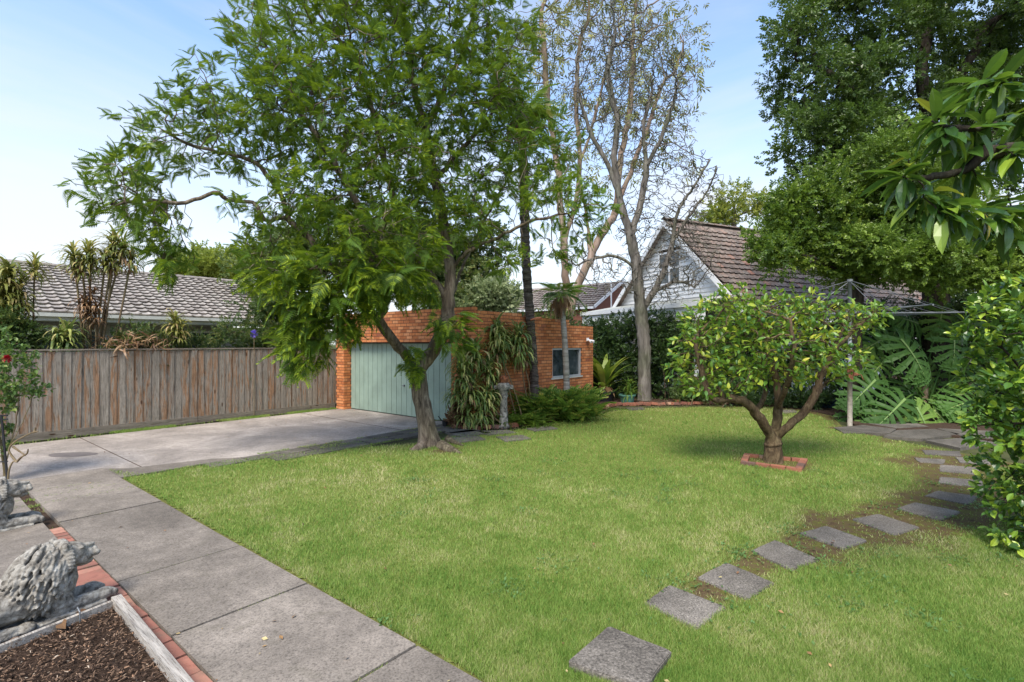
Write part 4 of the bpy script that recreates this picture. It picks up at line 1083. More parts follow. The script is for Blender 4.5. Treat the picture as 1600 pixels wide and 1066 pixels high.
L_dead = leafmat("dead_leaf", [(0, (0.10, 0.055, 0.03)), (0.6, (0.26, 0.15, 0.075)), (1, (0.42, 0.28, 0.15))], (0.3, 0.15, 0.06), 0.15)
L_fern = leafmat("fern_leaf", [(0, (0.050, 0.120, 0.022)), (0.5, (0.100, 0.198, 0.030)), (0.9, (0.213, 0.300, 0.045)), (1, (0.375, 0.336, 0.080))], (0.22, 0.36, 0.04), 0.32)
L_nest = leafmat("birds_nest_leaf", [(0, (0.10, 0.19, 0.03)), (0.6, (0.20, 0.30, 0.04)), (0.9, (0.36, 0.40, 0.06)), (1, (0.42, 0.32, 0.12))], (0.4, 0.5, 0.05), 0.35, 0.35, 0.5)
L_rose = leafmat("rose_leaf", [(0, (0.05, 0.11, 0.03)), (0.6, (0.11, 0.20, 0.05)), (1, (0.24, 0.30, 0.08))], (0.25, 0.4, 0.06), 0.3)
B_jac = barkmat("jacaranda_bark", (0.05, 0.038, 0.028), (0.15, 0.115, 0.085), (0.33, 0.27, 0.20))
B_dark = barkmat("dark_bark", (0.02, 0.016, 0.013), (0.05, 0.04, 0.032), (0.11, 0.09, 0.075))
B_grey = barkmat("grey_bark", (0.07, 0.062, 0.052), (0.155, 0.138, 0.12), (0.28, 0.255, 0.225), (4, 4, .7))
B_gum = barkmat("gum_bark", (0.17, 0.12, 0.09), (0.27, 0.195, 0.15), (0.40, 0.31, 0.25), (2, 2, .5), 1.5, 0.2)
B_lemon = barkmat("lemon_bark", (0.045, 0.03, 0.02), (0.12, 0.08, 0.05), (0.22, 0.16, 0.10), (8, 8, 3))
B_palm = barkmat("palm_bark", (0.03, 0.024, 0.02), (0.09, 0.07, 0.06), (0.22, 0.18, 0.15), (1.5, 1.5, 8), 3.0, 1.0)
B_palmg = barkmat("ringed_palm_bark", (0.14, 0.13, 0.12), (0.27, 0.25, 0.23), (0.40, 0.38, 0.36), (1, 1, 9), 2.2, 0.6)
B_stem = barkmat("stem_bark", (0.10, 0.07, 0.045), (0.22, 0.16, 0.10), (0.34, 0.27, 0.18))
M_bladk = None

# ------------------------------------------------------------------ jacaranda
FROND = frond_tmpl()
jb = G(672, 696)
YJ = jb[1]
jac = thing('jacaranda_tree', 'tall jacaranda with feathery green leaves and forked grey trunk in the lawn by the driveway', 'tree', (*jb, 0))
def J(px, py, dY=0.0): return A(px, py, YJ + dY)
limbs = [[np.array([*jb, -0.08]), J(666, 660), J(656, 610), J(652, 580)],
 [J(652, 580), J(634, 555, -.1), J(612, 530, -.3), J(592, 500, -.5), J(560, 465, -.8), J(524, 425, -.9), J(490, 385, -1.0), J(451, 341, -1.0)],
 [J(451, 341, -1.0), J(443, 314, -1.0), J(418, 274, -1.2), J(390, 250, -1.2), J(342, 238, -1.4), J(290, 225, -1.5), J(250, 200, -1.5)],
 [J(451, 341, -1.0), J(414, 343, -1.3), J(398, 318, -1.3), J(358, 312, -1.4), J(335, 302, -1.6), J(290, 318, -1.8), J(230, 312, -2.0), J(180, 320, -2.1)],
 [J(592, 500, -.5), J(604, 470, -.6), J(588, 430, -.7), J(575, 380, -.9), J(560, 320, -1.0), J(520, 250, -1.2), J(480, 190, -1.3), J(450, 140, -1.2)],
 [J(652, 580), J(672, 555, .1), J(690, 520, .2), J(700, 490, .3), J(699, 460, .3)],
 [J(699, 470, .3), J(682, 440, .3), J(655, 405, .3), J(630, 360, .2), J(610, 290, .2), J(590, 200, .2), J(560, 110, 0), J(520, 50, 0)],
 [J(699, 460, .3), J(704, 420, .4), J(699, 394, .5), J(690, 330, .6), J(680, 281, .7), J(665, 206, .8), J(650, 150, .9), J(640, 90, 1.0), J(630, 20, 1.0), J(625, -60, 1.0)],
 [J(665, 206, .8), J(690, 150, 1.0), J(720, 90, 1.2), J(740, 20, 1.3), J(755, -60, 1.2)],
 [J(704, 425, .4), J(722, 400, .3), J(745, 385, .2), J(780, 370, -.1), J(812, 352, -.2), J(850, 340, -.4), J(900, 330, -.5)],
 [J(680, 281, .7), J(715, 240, .8), J(760, 190, 1.2), J(800, 130, 1.3)],
 [J(700, 490, .3), J(715, 440, .9), J(735, 390, 1.5), J(770, 320, 1.9), J(800, 270, 2.0)]]
bl = [(200, 300, 70, 50, YJ - 1.9, 1.0, .8), (165, 320, 25, 20, YJ - 2.1, .6, .4), (135, 345, 14, 10, YJ - 2.1, .3, .2), (262, 225, 62, 42, YJ - 1.5, .9, .8), (225, 175, 22, 14, YJ - 1.5, .4, .6), (235, 355, 60, 40, YJ - 1.9, .8, .9), (275, 400, 35, 30, YJ - 1.8, .5, .6),
 (320, 180, 60, 42, YJ - 1.4, .9, .8), (340, 120, 40, 26, YJ - 1.2, .8, .6), (390, 210, 60, 60, YJ - 1.2, 1.1), (390, 65, 42, 40, YJ - .9, .8, .5), (425, 30, 36, 36, YJ - .7, .9, .6), (400, 340, 40, 30, YJ - 1.2, .8, .6),
 (440, 130, 60, 60, YJ - 1, 1.3), (500, 60, 70, 70, YJ - .4, 1.6), (490, 190, 80, 80, YJ - 1, 1.6), (510, 320, 90, 60, YJ - 1.1, 1.4), (440, 410, 55, 50, YJ - 1.0, 1.0), (520, 440, 80, 70, YJ - 1.3, 1.0, 1.7), (485, 520, 42, 55, YJ - 1.3, .6, 2.4), (540, 490, 36, 36, YJ - 1.2, .6, 1.0),
 (600, 425, 60, 45, YJ - 1.6, .7, 1.4), (600, 380, 90, 60, YJ - 1.3, 1.3, 1.1), (580, 10, 90, 70, YJ, 2.0), (600, 150, 100, 90, YJ, 2.0), (600, 270, 100, 70, YJ - .4, 2.0), (690, 60, 90, 70, YJ + .6, 2.0), (700, 170, 90, 80, YJ + .6, 2.0), (700, 300, 80, 60, YJ + .6, 1.6),
 (780, 60, 60, 60, YJ + 1, 1.5), (780, 170, 75, 70, YJ + 1, 1.7), (810, 260, 80, 50, YJ + 1, 1.5), (870, 320, 70, 45, YJ - .4, 1.0, .9), (930, 350, 30, 26, YJ - .5, .6, .6), (870, 390, 50, 24, YJ - .4, .6, .5), (800, 400, 45, 35, YJ, .8, .55), (730, 345, 60, 40, YJ, 1),
 (640, 560, 22, 26, YJ - .25, .3, 1.3), (700, 510, 22, 34, YJ - .25, .35, 1.5), (640, 450, 30, 34, YJ - .6, .4, 1.0), (560, -80, 130, 70, YJ, 2.0), (700, -80, 120, 70, YJ + .6, 2.0), (640, -160, 120, 60, YJ + .3, 1.8), (870, 225, 40, 40, YJ + .8, .9, .6)]
att, _ = blob_pts(bl, 7000)
N, P, nl = grow(limbs, att, 0.16, 2.0, 0.17, 150, 0.35, (0, 0, 0.03), 4)
r, kids = radii(N, P, 0.17, 0.0065, 2.0)
# trunk: hold its girth
for i in range(nl):
    if N[i][2] < 1.6 and i < 12: r[i] = max(r[i], 0.185 - 0.03 * N[i][2])
part('trunk', branch_mesh(N, P, r, flare=0.45), B_jac, jac, smooth=True)
mb = MB()                                            # surface roots
for (q_, rr_) in (([(690, 700), (702, 704), (716, 708), (722, 708)], [.12, .09, .05, .02]), ([(660, 700), (648, 704), (640, 703)], [.11, .06, .02]), ([(700, 690), (712, 694), (724, 697)], [.09, .05, .02])):
    mb.tube(smooth_poly([[*G(*a), h_] for a, h_ in zip(q_, (.04, .02, .0, -.02))]), np.interp(np.linspace(0, 1, len(smooth_poly([[*G(*a), 0] for a in q_]))), np.linspace(0, 1, len(rr_)), rr_), 8)
part('root', mb, B_jac, jac, smooth=True)
thinn = np.where(r < 0.018)[0]
dirn = norm(N - N[np.maximum(P, 0)])
center = J(610, 330)
def make_fronds(idx, per, L0, L1, up=0.1):
    idx = np.repeat(idx, per); k = len(idx)
    out = norm((N[idx] - center) * np.array([1, 1, .3])); D = norm(dirn[idx] * 0.6 + out * 0.35 + RS.randn(k, 3) * 0.55 + np.array([0, 0, up]))
    return N[idx] + RS.randn(k, 3) * 0.04, D, RS.uniform(L0, L1, k)
tips = np.where(kids == 0)[0]
mb = MB(); T1, D1, S1 = make_fronds(tips, 4, 0.20, 0.36); T2, D2, S2 = make_fronds(RS.choice(thinn, int(len(thinn) * 0.75), replace=False), 1, 0.20, 0.36, 0.0)
T = np.r_[T1, T2]; D = np.r_[D1, D2]; S = np.r_[S1, S2]
low = T[:, 2] < 3.4
D[low] = norm(D[low] + np.array([0, -0.2, -0.35])); S[low] *= 1.5
S3 = np.stack([S * RS.uniform(.9, 1.15, len(S)), S, S * RS.uniform(.5, 1.3, len(S))], 1)
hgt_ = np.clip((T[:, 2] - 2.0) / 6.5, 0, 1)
rnd = np.clip(RS.rand(len(T)) * 0.6 + 0.55 * hgt_ - 0.10, 0, 1)  # higher fronds get lighter, yellower colour: top light painted into the crown
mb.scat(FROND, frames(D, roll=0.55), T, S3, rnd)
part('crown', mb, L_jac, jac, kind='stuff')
print('jac nodes', len(N), 'fronds', len(T))
# seed pods
pods = [(103, 324), (204, 203), (207, 194), (392, 49), (434, 178), (512, 140), (523, 180), (548, 160), (160, 290)]
for (x, y) in pods:
    mb = MB(); c = J(x, y, -1.4 if x < 480 else -1.9); j = N[np.argmin(np.linalg.norm(N - c, axis=1))]; c = j + np.array([0, -.05, -0.14])
    mb.tube([c + [0, 0, .12], c + [0, 0, .06], c + [0, 0, .03], c, c + [0, 0, -.03]], [.004, .004, .03, .042, .01], 8); part('seed_pod', mb, B_dark, jac, smooth=True)

# ------------------------------------------------------------------ evergreen masses built from clumps of leafy twigs
def clump_tree(name, label, cat, base, blobs, n_clump, rc, per, leaf, bark, r0=0.2, scale=0.26, shell=0.35, tmpls=SPRIGS, group=None, limbs=None, branches=True, flat=0.75, up=0.25, grow_kw=None, hole=0.0, kindcrown='stuff'):
    t = thing(name, label, cat, (base[0], base[1], 0), group)
    C_, dC = blob_pts(blobs, n_clump, shell)
    if branches:
        hb = C_[:, 2].min()
        L0 = limbs if limbs else [[np.array([base[0], base[1], -0.05]), np.array([base[0], base[1], max(0.3, hb * 0.7)]) + RS.randn(3) * [.1, .1, 0], C_.mean(0) * [1, 1, 1] * 0.5 + 0.5 * np.array([base[0], base[1], C_[:, 2].mean()])]]
        kw = dict(step=0.30, infl=6.0, kill=0.45, iters=90, jit=0.2); kw.update(grow_kw or {})
        N_, P_, nl_ = grow(L0, C_, **kw); r_, k_ = radii(N_, P_, r0, 0.008, 2.2)
        part('trunk', branch_mesh(N_, P_, r_), bark, t, smooth=True)
    k = n_clump * per; ci = np.repeat(np.arange(n_clump), per); off = norm(RS.randn(k, 3)) * (RS.rand(k, 1) ** 0.45) * np.array([1, 1, flat])
    rcs = rc * RS.uniform(0.6, 1.3, n_clump)
    T = C_[ci] + off * rcs[ci][:, None]
    T = T[T[:, 2] > 0.05] if True else T; off = off[:len(T)] if len(off) != len(T) else off
    if len(T) != k:
        m = (C_[ci] + off_full * rcs[ci][:, None])[:, 2] > 0.05 if False else None
    D = norm(T - C_[ci[:len(T)]] * 1.0 + RS.randn(len(T), 3) * rc * 0.35 + np.array([0, 0, up * rc])) if len(T) == k else norm(RS.randn(len(T), 3) + [0, 0, up])
    mb = MB(); g = RS.randint(len(tmpls), size=len(T)); cr = RS.rand(n_clump); rn = np.clip(RS.rand(len(T)) * 0.6 + cr[ci[:len(T)]] * 0.4, 0, 1)
    S = scale * RS.uniform(0.7, 1.25, len(T))
    for j, tm in enumerate(tmpls):
        m = g == j; mb.scat(tm, frames(D[m], roll=0.8), T[m], S[m], rn[m])
    part('crown' if cat == 'tree' else 'foliage', mb, leaf, t, kind=kindcrown)
    return t, C_

# big evergreen on the right
YE = 15.5
eb = A(1462, 536, YE)[:2]
E = lambda x, y, d=0.: A(x, y, YE + d)
clump_tree('evergreen_tree', 'very tall dark small-leaved evergreen tree towering over the right side', 'tree', eb,
 [(1235, 75, 42, 62, YE, 1.6), (1210, 130, 26, 28, YE, 1.2, .8), (1300, 30, 70, 60, YE, 2.2), (1300, 140, 80, 60, YE, 2), (1240, 215, 45, 26, YE - .5, 1.2), (1330, 225, 80, 50, YE - .5, 2), (1400, 60, 90, 70, YE + .3, 2.6), (1400, 170, 80, 70, YE, 2), (1500, 60, 90, 70, YE + .4, 2.6), (1580, 90, 60, 110, YE + .3, 2.6), (1500, 180, 80, 60, YE + .5, 2.0), (1590, 230, 50, 60, YE, 2), (1420, 250, 80, 40, YE, 1.6),
  (1350, -60, 130, 70, YE, 2.6), (1500, -80, 150, 80, YE, 3), (1680, 60, 90, 150, YE, 3)],
 380, 0.55, 50, L_dark, B_dark, 0.34, 0.27, 0.15, limbs=[[np.array([*eb, -.1]), E(1462, 450), E(1458, 300), E(1450, 200)], [E(1450, 200), E(1440, 120), E(1450, 40), E(1460, -60)], [E(1452, 220), E(1400, 180), E(1350, 150), E(1290, 110)], [E(1458, 280), E(1400, 250), E(1340, 240), E(1260, 215)], [E(1452, 200), E(1500, 120), E(1540, 40)], [E(1455, 250), E(1540, 220), E(1620, 150)]])
YL = 14.0
clump_tree('broadleaf_tree', 'mid-green bushy evergreen tree in front of the red-brown tiled roof', 'tree', A(1330, 536, YL)[:2],
 [(1262, 330, 62, 50, YL, 1.2), (1215, 375, 34, 40, YL, .8, .8), (1295, 290, 40, 26, YL, 1), (1290, 395, 60, 40, YL, 1.0, .7), (1215, 435, 24, 24, YL, .5, .5), (1370, 330, 60, 60, YL, 1.4), (1350, 420, 60, 26, YL, 1.0, .5), (1440, 330, 60, 60, YL, 1.4)],
 200, 0.42, 46, L_mid, B_dark, 0.16, 0.24, 0.2)
YP = 12.9
clump_tree('pepper_tree', 'light yellow-green leafy tree below the tall evergreen, behind the clothes line', 'tree', A(1690, 536, YP)[:2],
 [(1400, 250, 46, 45, YP, 1.0), (1420, 330, 40, 40, YP, .8, .6), (1400, 395, 70, 36, YP, 1.1), (1480, 410, 90, 45, YP, 1.2), (1570, 400, 60, 60, YP, 1.2), (1460, 300, 50, 40, YP, 1.0, .8), (1640, 420, 60, 60, YP, 1.2)],
 220, 0.45, 46, L_mid, B_dark, 0.13, 0.22, 0.2)
# dark hedge behind the big-leaved plant and the lemon tree
def hedge(label, pts, h0, h1, dep, n, leaf=L_hedge, sc=0.2, per=40, rc=0.42, name='hedge', cat='hedge', group=None, kd=None):
    """a strip of dense foliage on the ground between points; h0 bottom, h1 top heights"""
    pts = np.array([G(*p) if p[1] > 560 else A(p[0], 536, p[2])[:2] for p in pts]) if not isinstance(pts, np.ndarray) else pts
    seg = np.linalg.norm(np.diff(pts, axis=0), axis=1); cum = np.r_[0, np.cumsum(seg)]; s = RS.uniform(0, cum[-1], n)
    i = np.clip(np.searchsorted(cum, s, side='right') - 1, 0, len(seg) - 1); f_ = ((s - cum[i]) / seg[i])[:, None]; c = pts[i] * (1 - f_) + pts[i + 1] * f_
    dd_ = norm((pts[1:] - pts[:-1])[i]); nn = np.c_[dd_[:, 1], -dd_[:, 0]]
    hh_ = np.interp(s / cum[-1], np.linspace(0, 1, len(h1)), h1)
    z = h0 + (hh_ - h0) * RS.rand(n) ** 0.8; c = c + nn * RS.uniform(-dep, dep, n)[:, None]; C_ = np.c_[c, z]
    base = pts.mean(0); t = thing(name, label, cat, (base[0], base[1], 0), group)
    ci = np.repeat(np.arange(n), per); off = norm(RS.randn(len(ci), 3)) * RS.rand(len(ci), 1) ** .45 * rc * RS.uniform(.6, 1.25, n)[ci][:, None]
    T = C_[ci] + off; ok = T[:, 2] > 0.03; T = T[ok]; off = off[ok]; ci = ci[ok]
    D = norm(off + RS.randn(len(T), 3) * rc * .3 + [0, 0, .1]); mb = MB(); g = RS.randint(3, size=len(T)); cr = RS.rand(n)
    for j in range(3):
        m = g == j; mb.scat(SPRIGS[j], frames(D[m], roll=.8), T[m], sc * RS.uniform(.7, 1.25, m.sum()), np.clip(RS.rand(m.sum()) * .65 + cr[ci[m]] * .35, 0, 1))
    part('foliage', mb, leaf, t, kind='stuff')
    mb = MB()
    for k in range(max(4, n // 10)):
        c = C_[RS.randint(n)]; mb.tube([[c[0] + RS.randn() * .1, c[1] + RS.randn() * .1, -0.02], [c[0], c[1], c[2] * .5], [c[0] + RS.randn() * .2, c[1] + RS.randn() * .2, c[2]]], [.022, .016, .006], 4)
    part('stem', mb, B_stem, t, kind='stuff')
    return t
def PY(x, Y): return A(x, 536, Y)[:2]
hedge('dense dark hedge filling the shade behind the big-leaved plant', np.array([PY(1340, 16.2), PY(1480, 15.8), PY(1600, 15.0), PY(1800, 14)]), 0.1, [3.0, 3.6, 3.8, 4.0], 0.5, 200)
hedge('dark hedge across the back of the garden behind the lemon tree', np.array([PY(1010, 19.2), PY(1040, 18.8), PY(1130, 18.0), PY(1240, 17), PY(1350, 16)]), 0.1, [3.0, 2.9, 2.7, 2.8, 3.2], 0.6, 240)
hedge('dark leafy shrub with small white flowers between the brick wall end and the bare tree', np.array([PY(905, 19.0), PY(950, 19.4), PY(1010, 19.2)]), 0.1, [2.2, 3.0, 2.9], 0.6, 120, name='shrub', cat='shrub')
hedge('low green shrubs at the foot of the back hedge, left of the lemon tree trunk', np.array([PY(1060, 17.3), PY(1110, 17.2)]), 0.05, [0.7, 0.8], 0.25, 30, leaf=L_shrub, sc=0.15, rc=.22, name='shrub', cat='shrub')
hedge('low scrub in the dark bed seen between the lemon tree branches', np.array([PY(1130, 16.6), PY(1200, 16.4), PY(1300, 15.4)]), 0.05, [0.6, 0.45, 0.6], 0.3, 34, leaf=L_hedge, sc=0.15, rc=.22, name='shrub', cat='shrub')
# behind the garage
clump_tree('garden_tree', 'bright green tree rising behind the garage parapet, left of the dark palm', 'tree', PY(720, 22), [(700, 420, 60, 55, 22, 1.6), (650, 400, 60, 60, 22, 1.5), (760, 400, 40, 40, 21.5, 1.2, .6), (720, 470, 60, 26, 21, 1.2)], 150, .65, 36, L_shrub, B_dark, .16, .34)
clump_tree('variegated_shrub', 'pale cream-edged variegated shrub showing above the garage wall', 'shrub', PY(780, 20), [(775, 462, 32, 24, 20, .8), (745, 475, 24, 14, 20, .8)], 46, .42, 36, L_varieg, B_dark, .1, .26)
clump_tree('garden_tree', 'dense green tree behind the fence corner and the jacaranda', 'tree', PY(470, 21), [(450, 400, 60, 40, 21, 1.6), (520, 380, 60, 60, 21, 1.6), (400, 415, 30, 24, 21, 1.2, .7), (590, 400, 50, 60, 22, 1.6)], 130, .65, 34, L_shrub, B_dark, .16, .34)
clump_tree('yellow_green_tree', 'yellow-green feathery treetop just above the grey roof ridge', 'tree', PY(330, 26), [(300, 425, 40, 20, 26, 1.5), (340, 412, 40, 20, 26, 1.5), (390, 420, 40, 18, 26, 1.5)], 70, .6, 30, L_yellow, B_dark, .15, .4)
clump_tree('pale_tree', 'thin light green tree behind the ridge of the red-brown roof', 'tree', PY(1145, 36), [(1145, 320, 30, 28, 36, 1.5, .8), (1120, 340, 20, 12, 36, 1), (1190, 330, 20, 22, 36, 1.2), (1100, 345, 14, 6, 36, 1)], 42, .7, 16, L_yellow, B_grey, .18, .5, grow_kw=dict(step=.5))
hedge('green bushes visible above the lowest part of the brick wall', np.array([PY(690, 24), PY(780, 23.5), PY(900, 23)]), 0.2, [3.2, 3.3, 3.2], .6, 70, leaf=L_shrub, sc=.3, name='shrub', cat='shrub')
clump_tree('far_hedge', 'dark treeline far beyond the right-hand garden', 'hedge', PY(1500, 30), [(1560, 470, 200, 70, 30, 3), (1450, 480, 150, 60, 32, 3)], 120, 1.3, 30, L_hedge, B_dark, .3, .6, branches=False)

# ------------------------------------------------------------------ gum tree behind, bare tree in front of it
YG = 25.0
g_ = lambda x, y, d=0.: A(x, y, YG + d)
gum = thing('gum_tree', 'tall gum tree with smooth pinkish leaning trunks and thin olive foliage', 'tree', (*PY(888, YG), 0))
limbs = [[np.array([*PY(882, YG), -.1]), g_(885, 520), g_(890, 480)], [g_(890, 480), g_(905, 440), g_(925, 395), g_(945, 360), g_(960, 330), g_(985, 270), g_(1010, 200), g_(1040, 120)],
 [g_(890, 480), g_(884, 430), g_(880, 380), g_(876, 320), g_(870, 260), g_(860, 180), g_(850, 100), g_(845, 20)], [g_(880, 380), g_(900, 310), g_(906, 240), g_(900, 150), g_(905, 60)], [g_(925, 395), g_(915, 330), g_(903, 270), g_(925, 200), g_(950, 100)], [g_(960, 330), g_(970, 250), g_(985, 160), g_(990, 60)]]
bl = [(850, 60, 50, 60, YG, 2), (910, 20, 50, 50, YG, 2), (960, 60, 50, 60, YG, 2), (1010, 60, 50, 60, YG, 2), (1060, 70, 34, 60, YG, 1.5, .8), (1085, 120, 22, 26, YG, 1, .6), (1050, 190, 40, 50, YG, 1.5, .7), (1000, 160, 50, 50, YG, 2, .8), (930, 150, 50, 50, YG, 2, .6), (860, 170, 40, 40, YG, 2, .6), (1070, 250, 26, 24, YG, 1, .4), (960, 260, 60, 40, YG, 1.5, .3), (800, 100, 40, 60, YG, 2, .7), (940, -60, 130, 60, YG, 2.5), (880, 250, 30, 30, YG, 1, .3)]
att, _ = blob_pts(bl, 1600)
N, P, nl = grow(limbs, att, 0.42, 5, 0.42, 90, .25, (0, 0, .12), 4); r, kids = radii(N, P, 0.26, 0.013, 2.2)
for i in range(nl): r[i] = max(r[i], 0.05 if N[i][2] > 7 else 0.14)
part('trunk', branch_mesh(N, P, r), B_gum, gum, smooth=True)
tips = np.where((kids == 0))[0]; dirn = norm(N - N[np.maximum(P, 0)]); idx = np.repeat(tips, 4); T = N[idx] + RS.randn(len(idx), 3) * .32; D = norm(dirn[idx] * .4 + RS.randn(len(idx), 3) * .5 + [0, 0, -.45])
mb = MB(); mb.scat(sprig_tmpl(9, .5, .14, 5, .8), frames(D, roll=.8), T, RS.uniform(.35, .6, len(T))); part('crown', mb, L_euc, gum, kind='stuff')

YB = 18.2
b_ = lambda x, y, d=0.: A(x, y, YB + d)
bare = thing('bare_tree', 'leafless grey tree with a tangle of fine twigs in front of the white house', 'tree', (*PY(1006, YB), 0))
limbs = [[np.array([*PY(1007, YB), -.1]), b_(1007, 590), b_(1006, 530), b_(1000, 480)],
 [b_(1000, 480), b_(995, 420), b_(985, 370), b_(970, 320), b_(955, 270), b_(935, 230), b_(922, 205), b_(930, 190), b_(955, 175)],
 [b_(1003, 485), b_(1022, 455), b_(1038, 420), b_(1050, 380), b_(1060, 330), b_(1085, 290), b_(1110, 250)],
 [b_(985, 370), b_(1000, 320), b_(1010, 260), b_(1005, 200), b_(1020, 140)], [b_(970, 320), b_(960, 250), b_(965, 190), b_(950, 120), b_(960, 60)],
 [b_(1050, 380), b_(1075, 340), b_(1105, 300), b_(1120, 260)], [b_(995, 420), b_(960, 400), b_(925, 405), b_(900, 415)], [b_(1022, 455), b_(1060, 440), b_(1085, 450)], [b_(922, 205), b_(905, 150), b_(900, 90)], [b_(1010, 260), b_(1040, 200), b_(1060, 130)]]
bl = [(940, 130, 50, 70, YB, 1.6), (1000, 110, 60, 80, YB, 1.8), (1050, 150, 40, 60, YB, 1.5), (980, 220, 60, 60, YB, 1.6), (1050, 250, 50, 50, YB, 1.6), (1100, 290, 34, 40, YB, 1.2), (1060, 350, 50, 50, YB, 1.4, 1.3), (1000, 340, 50, 60, YB, 1.5, 1.2), (1040, 430, 60, 50, YB - .5, 1.2, 1.6), (960, 430, 50, 40, YB - .5, 1.2, .8), (1080, 400, 50, 50, YB - .3, 1.2, 1.2), (900, 170, 30, 80, YB, 1.2, .6), (960, 40, 60, 50, YB, 1.5, .8), (900, 400, 40, 30, YB - .5, 1, .5)]
att, _ = blob_pts(bl, 8000)
N, P, nl = grow(limbs, att, 0.17, 3, 0.16, 150, .5, (0, 0, .06), 4); r, kids = radii(N, P, 0.23, 0.009, 2.05)
for i in range(nl):
    r[i] = max(r[i], 0.22 if N[i][2] < 3.2 and i < 18 else (0.13 if i < 18 else 0.03))
part('trunk', branch_mesh(N, P, r, flare=.2), B_grey, bare, smooth=True)
print('bare nodes', len(N))

# ------------------------------------------------------------------ palms
def palm(name, label, x, Y, ytop, r0, r1, bark, nfr, L, leaf, skirt, group=None, xtop=None, rough=True, cat='palm tree', fans=True):
    base = PY(x, Y); t = thing(name, label, cat, (*base, 0), group); top = A(xtop or x, ytop, Y)
    zs = np.linspace(-.05, top[2], int(top[2] / .07)); xs = np.interp(zs, [0, top[2]], [base[0], top[0]]) + 0.03 * np.sin(zs * 1.1)
    rr = np.interp(zs, [0, top[2]], [r0, r1]) * (1 + (RS.rand(len(zs)) * .28 - .08 if rough else 0.05 * (np.arange(len(zs)) % 3 == 0)))
    mb = MB(); mb.tube(np.c_[xs, np.full(len(zs), Y), zs], rr, 14); part('trunk', mb, bark, t, smooth=not rough)
    top[0] = xs[-1]
    for (nn, Lr, zlo, zhi, mt, nm, cnt) in ((nfr, L, -.25, 1.1, leaf, 'frond', nfr), (skirt, L * .8, -1.6, -.7, L_dead, 'dead_frond', skirt)):
        if nn == 0: continue
        a = RS.rand(nn) * 6.283; z = RS.uniform(zlo, zhi, nn); D = norm(np.c_[np.cos(a), np.sin(a), z]); tm = frond_tmpl(15, .34, .03, .55, .55, .35, .012)
        M_ = frames(D, roll=.2); T = np.repeat(top[None], nn, 0) + D * .08; S = Lr * RS.uniform(.75, 1.15, nn)
        pieces(nm, tmesh(nm, tm), t, M_, T, S, 300, nm, mt, tm)
    return t
palm('palm_tree', 'tall palm with dark shaggy trunk in front of the garage side wall', 836, 13.75, 175, .115, .12, B_palm, 46, 1.15, L_fern, 24, xtop=812)
mb = MB(); c = A(838, 499, 13.6); mb.tube([c + [-.15, 0, -.02], c + [0, -.05, .02], c + [.13, 0, .05]], [.02, .035, .02], 6)
palm_band = solo('tree_tie', mb, plain('tie_cloth', (0.55, 0.2, 0.1), .9), 'small orange cloth band tied round the dark palm trunk', 'tie')
palm('palm_tree', 'slender young palm with smooth grey trunk in front of the garage window', 886, 14.3, 458, .095, .07, B_palmg, 26, .75, L_fern, 34, xtop=878, rough=False)

# ------------------------------------------------------------------ strap-leaved heads on stems
STRAPS = [strap_tmpl(6, .085, a, .6, 50) for a in (0.9, 1.35, 1.8)]
def head(mb, c, n, L, zlo=-.1, zhi=1.2, w=1.0):
    a = RS.rand(n) * 6.283; M_ = np.stack([np.stack([-np.sin(a), np.cos(a), 0 * a], 1), np.stack([np.cos(a), np.sin(a), 0 * a], 1), np.repeat(Z3[None], n, 0)], 1)
    tilt = RS.uniform(zlo, zhi, n) - .75
    y = norm(M_[:, 1] + Z3 * tilt[:, None]); z = np.cross(M_[:, 0], y); M_ = np.stack([M_[:, 0], y, -z * np.sign((-z)[:, 2:3] + 1e-9) * 1.0], 1); M_[:, 2] = np.where(M_[:, 2][:, 2:3] < 0, -M_[:, 2], M_[:, 2])
    g = RS.randint(3, size=n)
    for j in range(3):
        m = g == j; S = L * RS.uniform(.65, 1.15, m.sum()); mb.scat(STRAPS[j], M_[m], np.repeat(np.asarray(c)[None], m.sum(), 0) + RS.randn(m.sum(), 3) * .03, np.stack([S * w, S, S], 1))
def strap_plant(label, base, heads, leaf, n=46, L=.55, name='dracaena_plant', cat='plant', dead=0, w=1.25, group=None, sr=.016, dens=4):
    """heads: 3D points; stems lead down to base; each leafy head is a part"""
    t = thing(name, label, cat, (base[0], base[1], 0), group)
    n = int(n * 2.4); L = L * 1.12
    for h in heads:
        h = np.asarray(h); mid = (h + [base[0], base[1], 0]) / 2 + RS.randn(3) * .08
        if h[2] > .35:
            mb = MB(); mb.tube(smooth_poly([[base[0] + RS.randn() * .06, base[1] + RS.randn() * .06, -.02], mid, h - [0, 0, .02]]), sr, 6); part('stem', mb, B_stem, t, smooth=True)
        mb = MB()
        for k in range(dens): head(mb, h - [0, 0, .09 * k], n // dens, L * (1 - .05 * k), .0 - .25 * k, 1.5 - .3 * k, w)
        part('leaf_head', mb, leaf, t)
        if dead:
            mb = MB(); head(mb, h - [0, 0, .25], dead, L * .8, -1.6, -.6, w); part('dead_leaves', mb, L_dead, t)
    return t
wb = lambda s, d, z=0: np.array([*(C0 + U * s + nS * d), z])
strap_plant('dense clump of drooping striped strap leaves by the right edge of the garage door', wb(.75, .45), [A(742, 545, 12.2), A(722, 575, 12.0), A(764, 575, 12.5), A(735, 605, 12.1), A(760, 620, 12.3), A(716, 610, 12.3), A(748, 563, 12.6), A(730, 556, 12.4), A(775, 605, 12.7), A(750, 640, 12.3), A(728, 638, 12.3)], L_drac, 60, .48, dead=20)
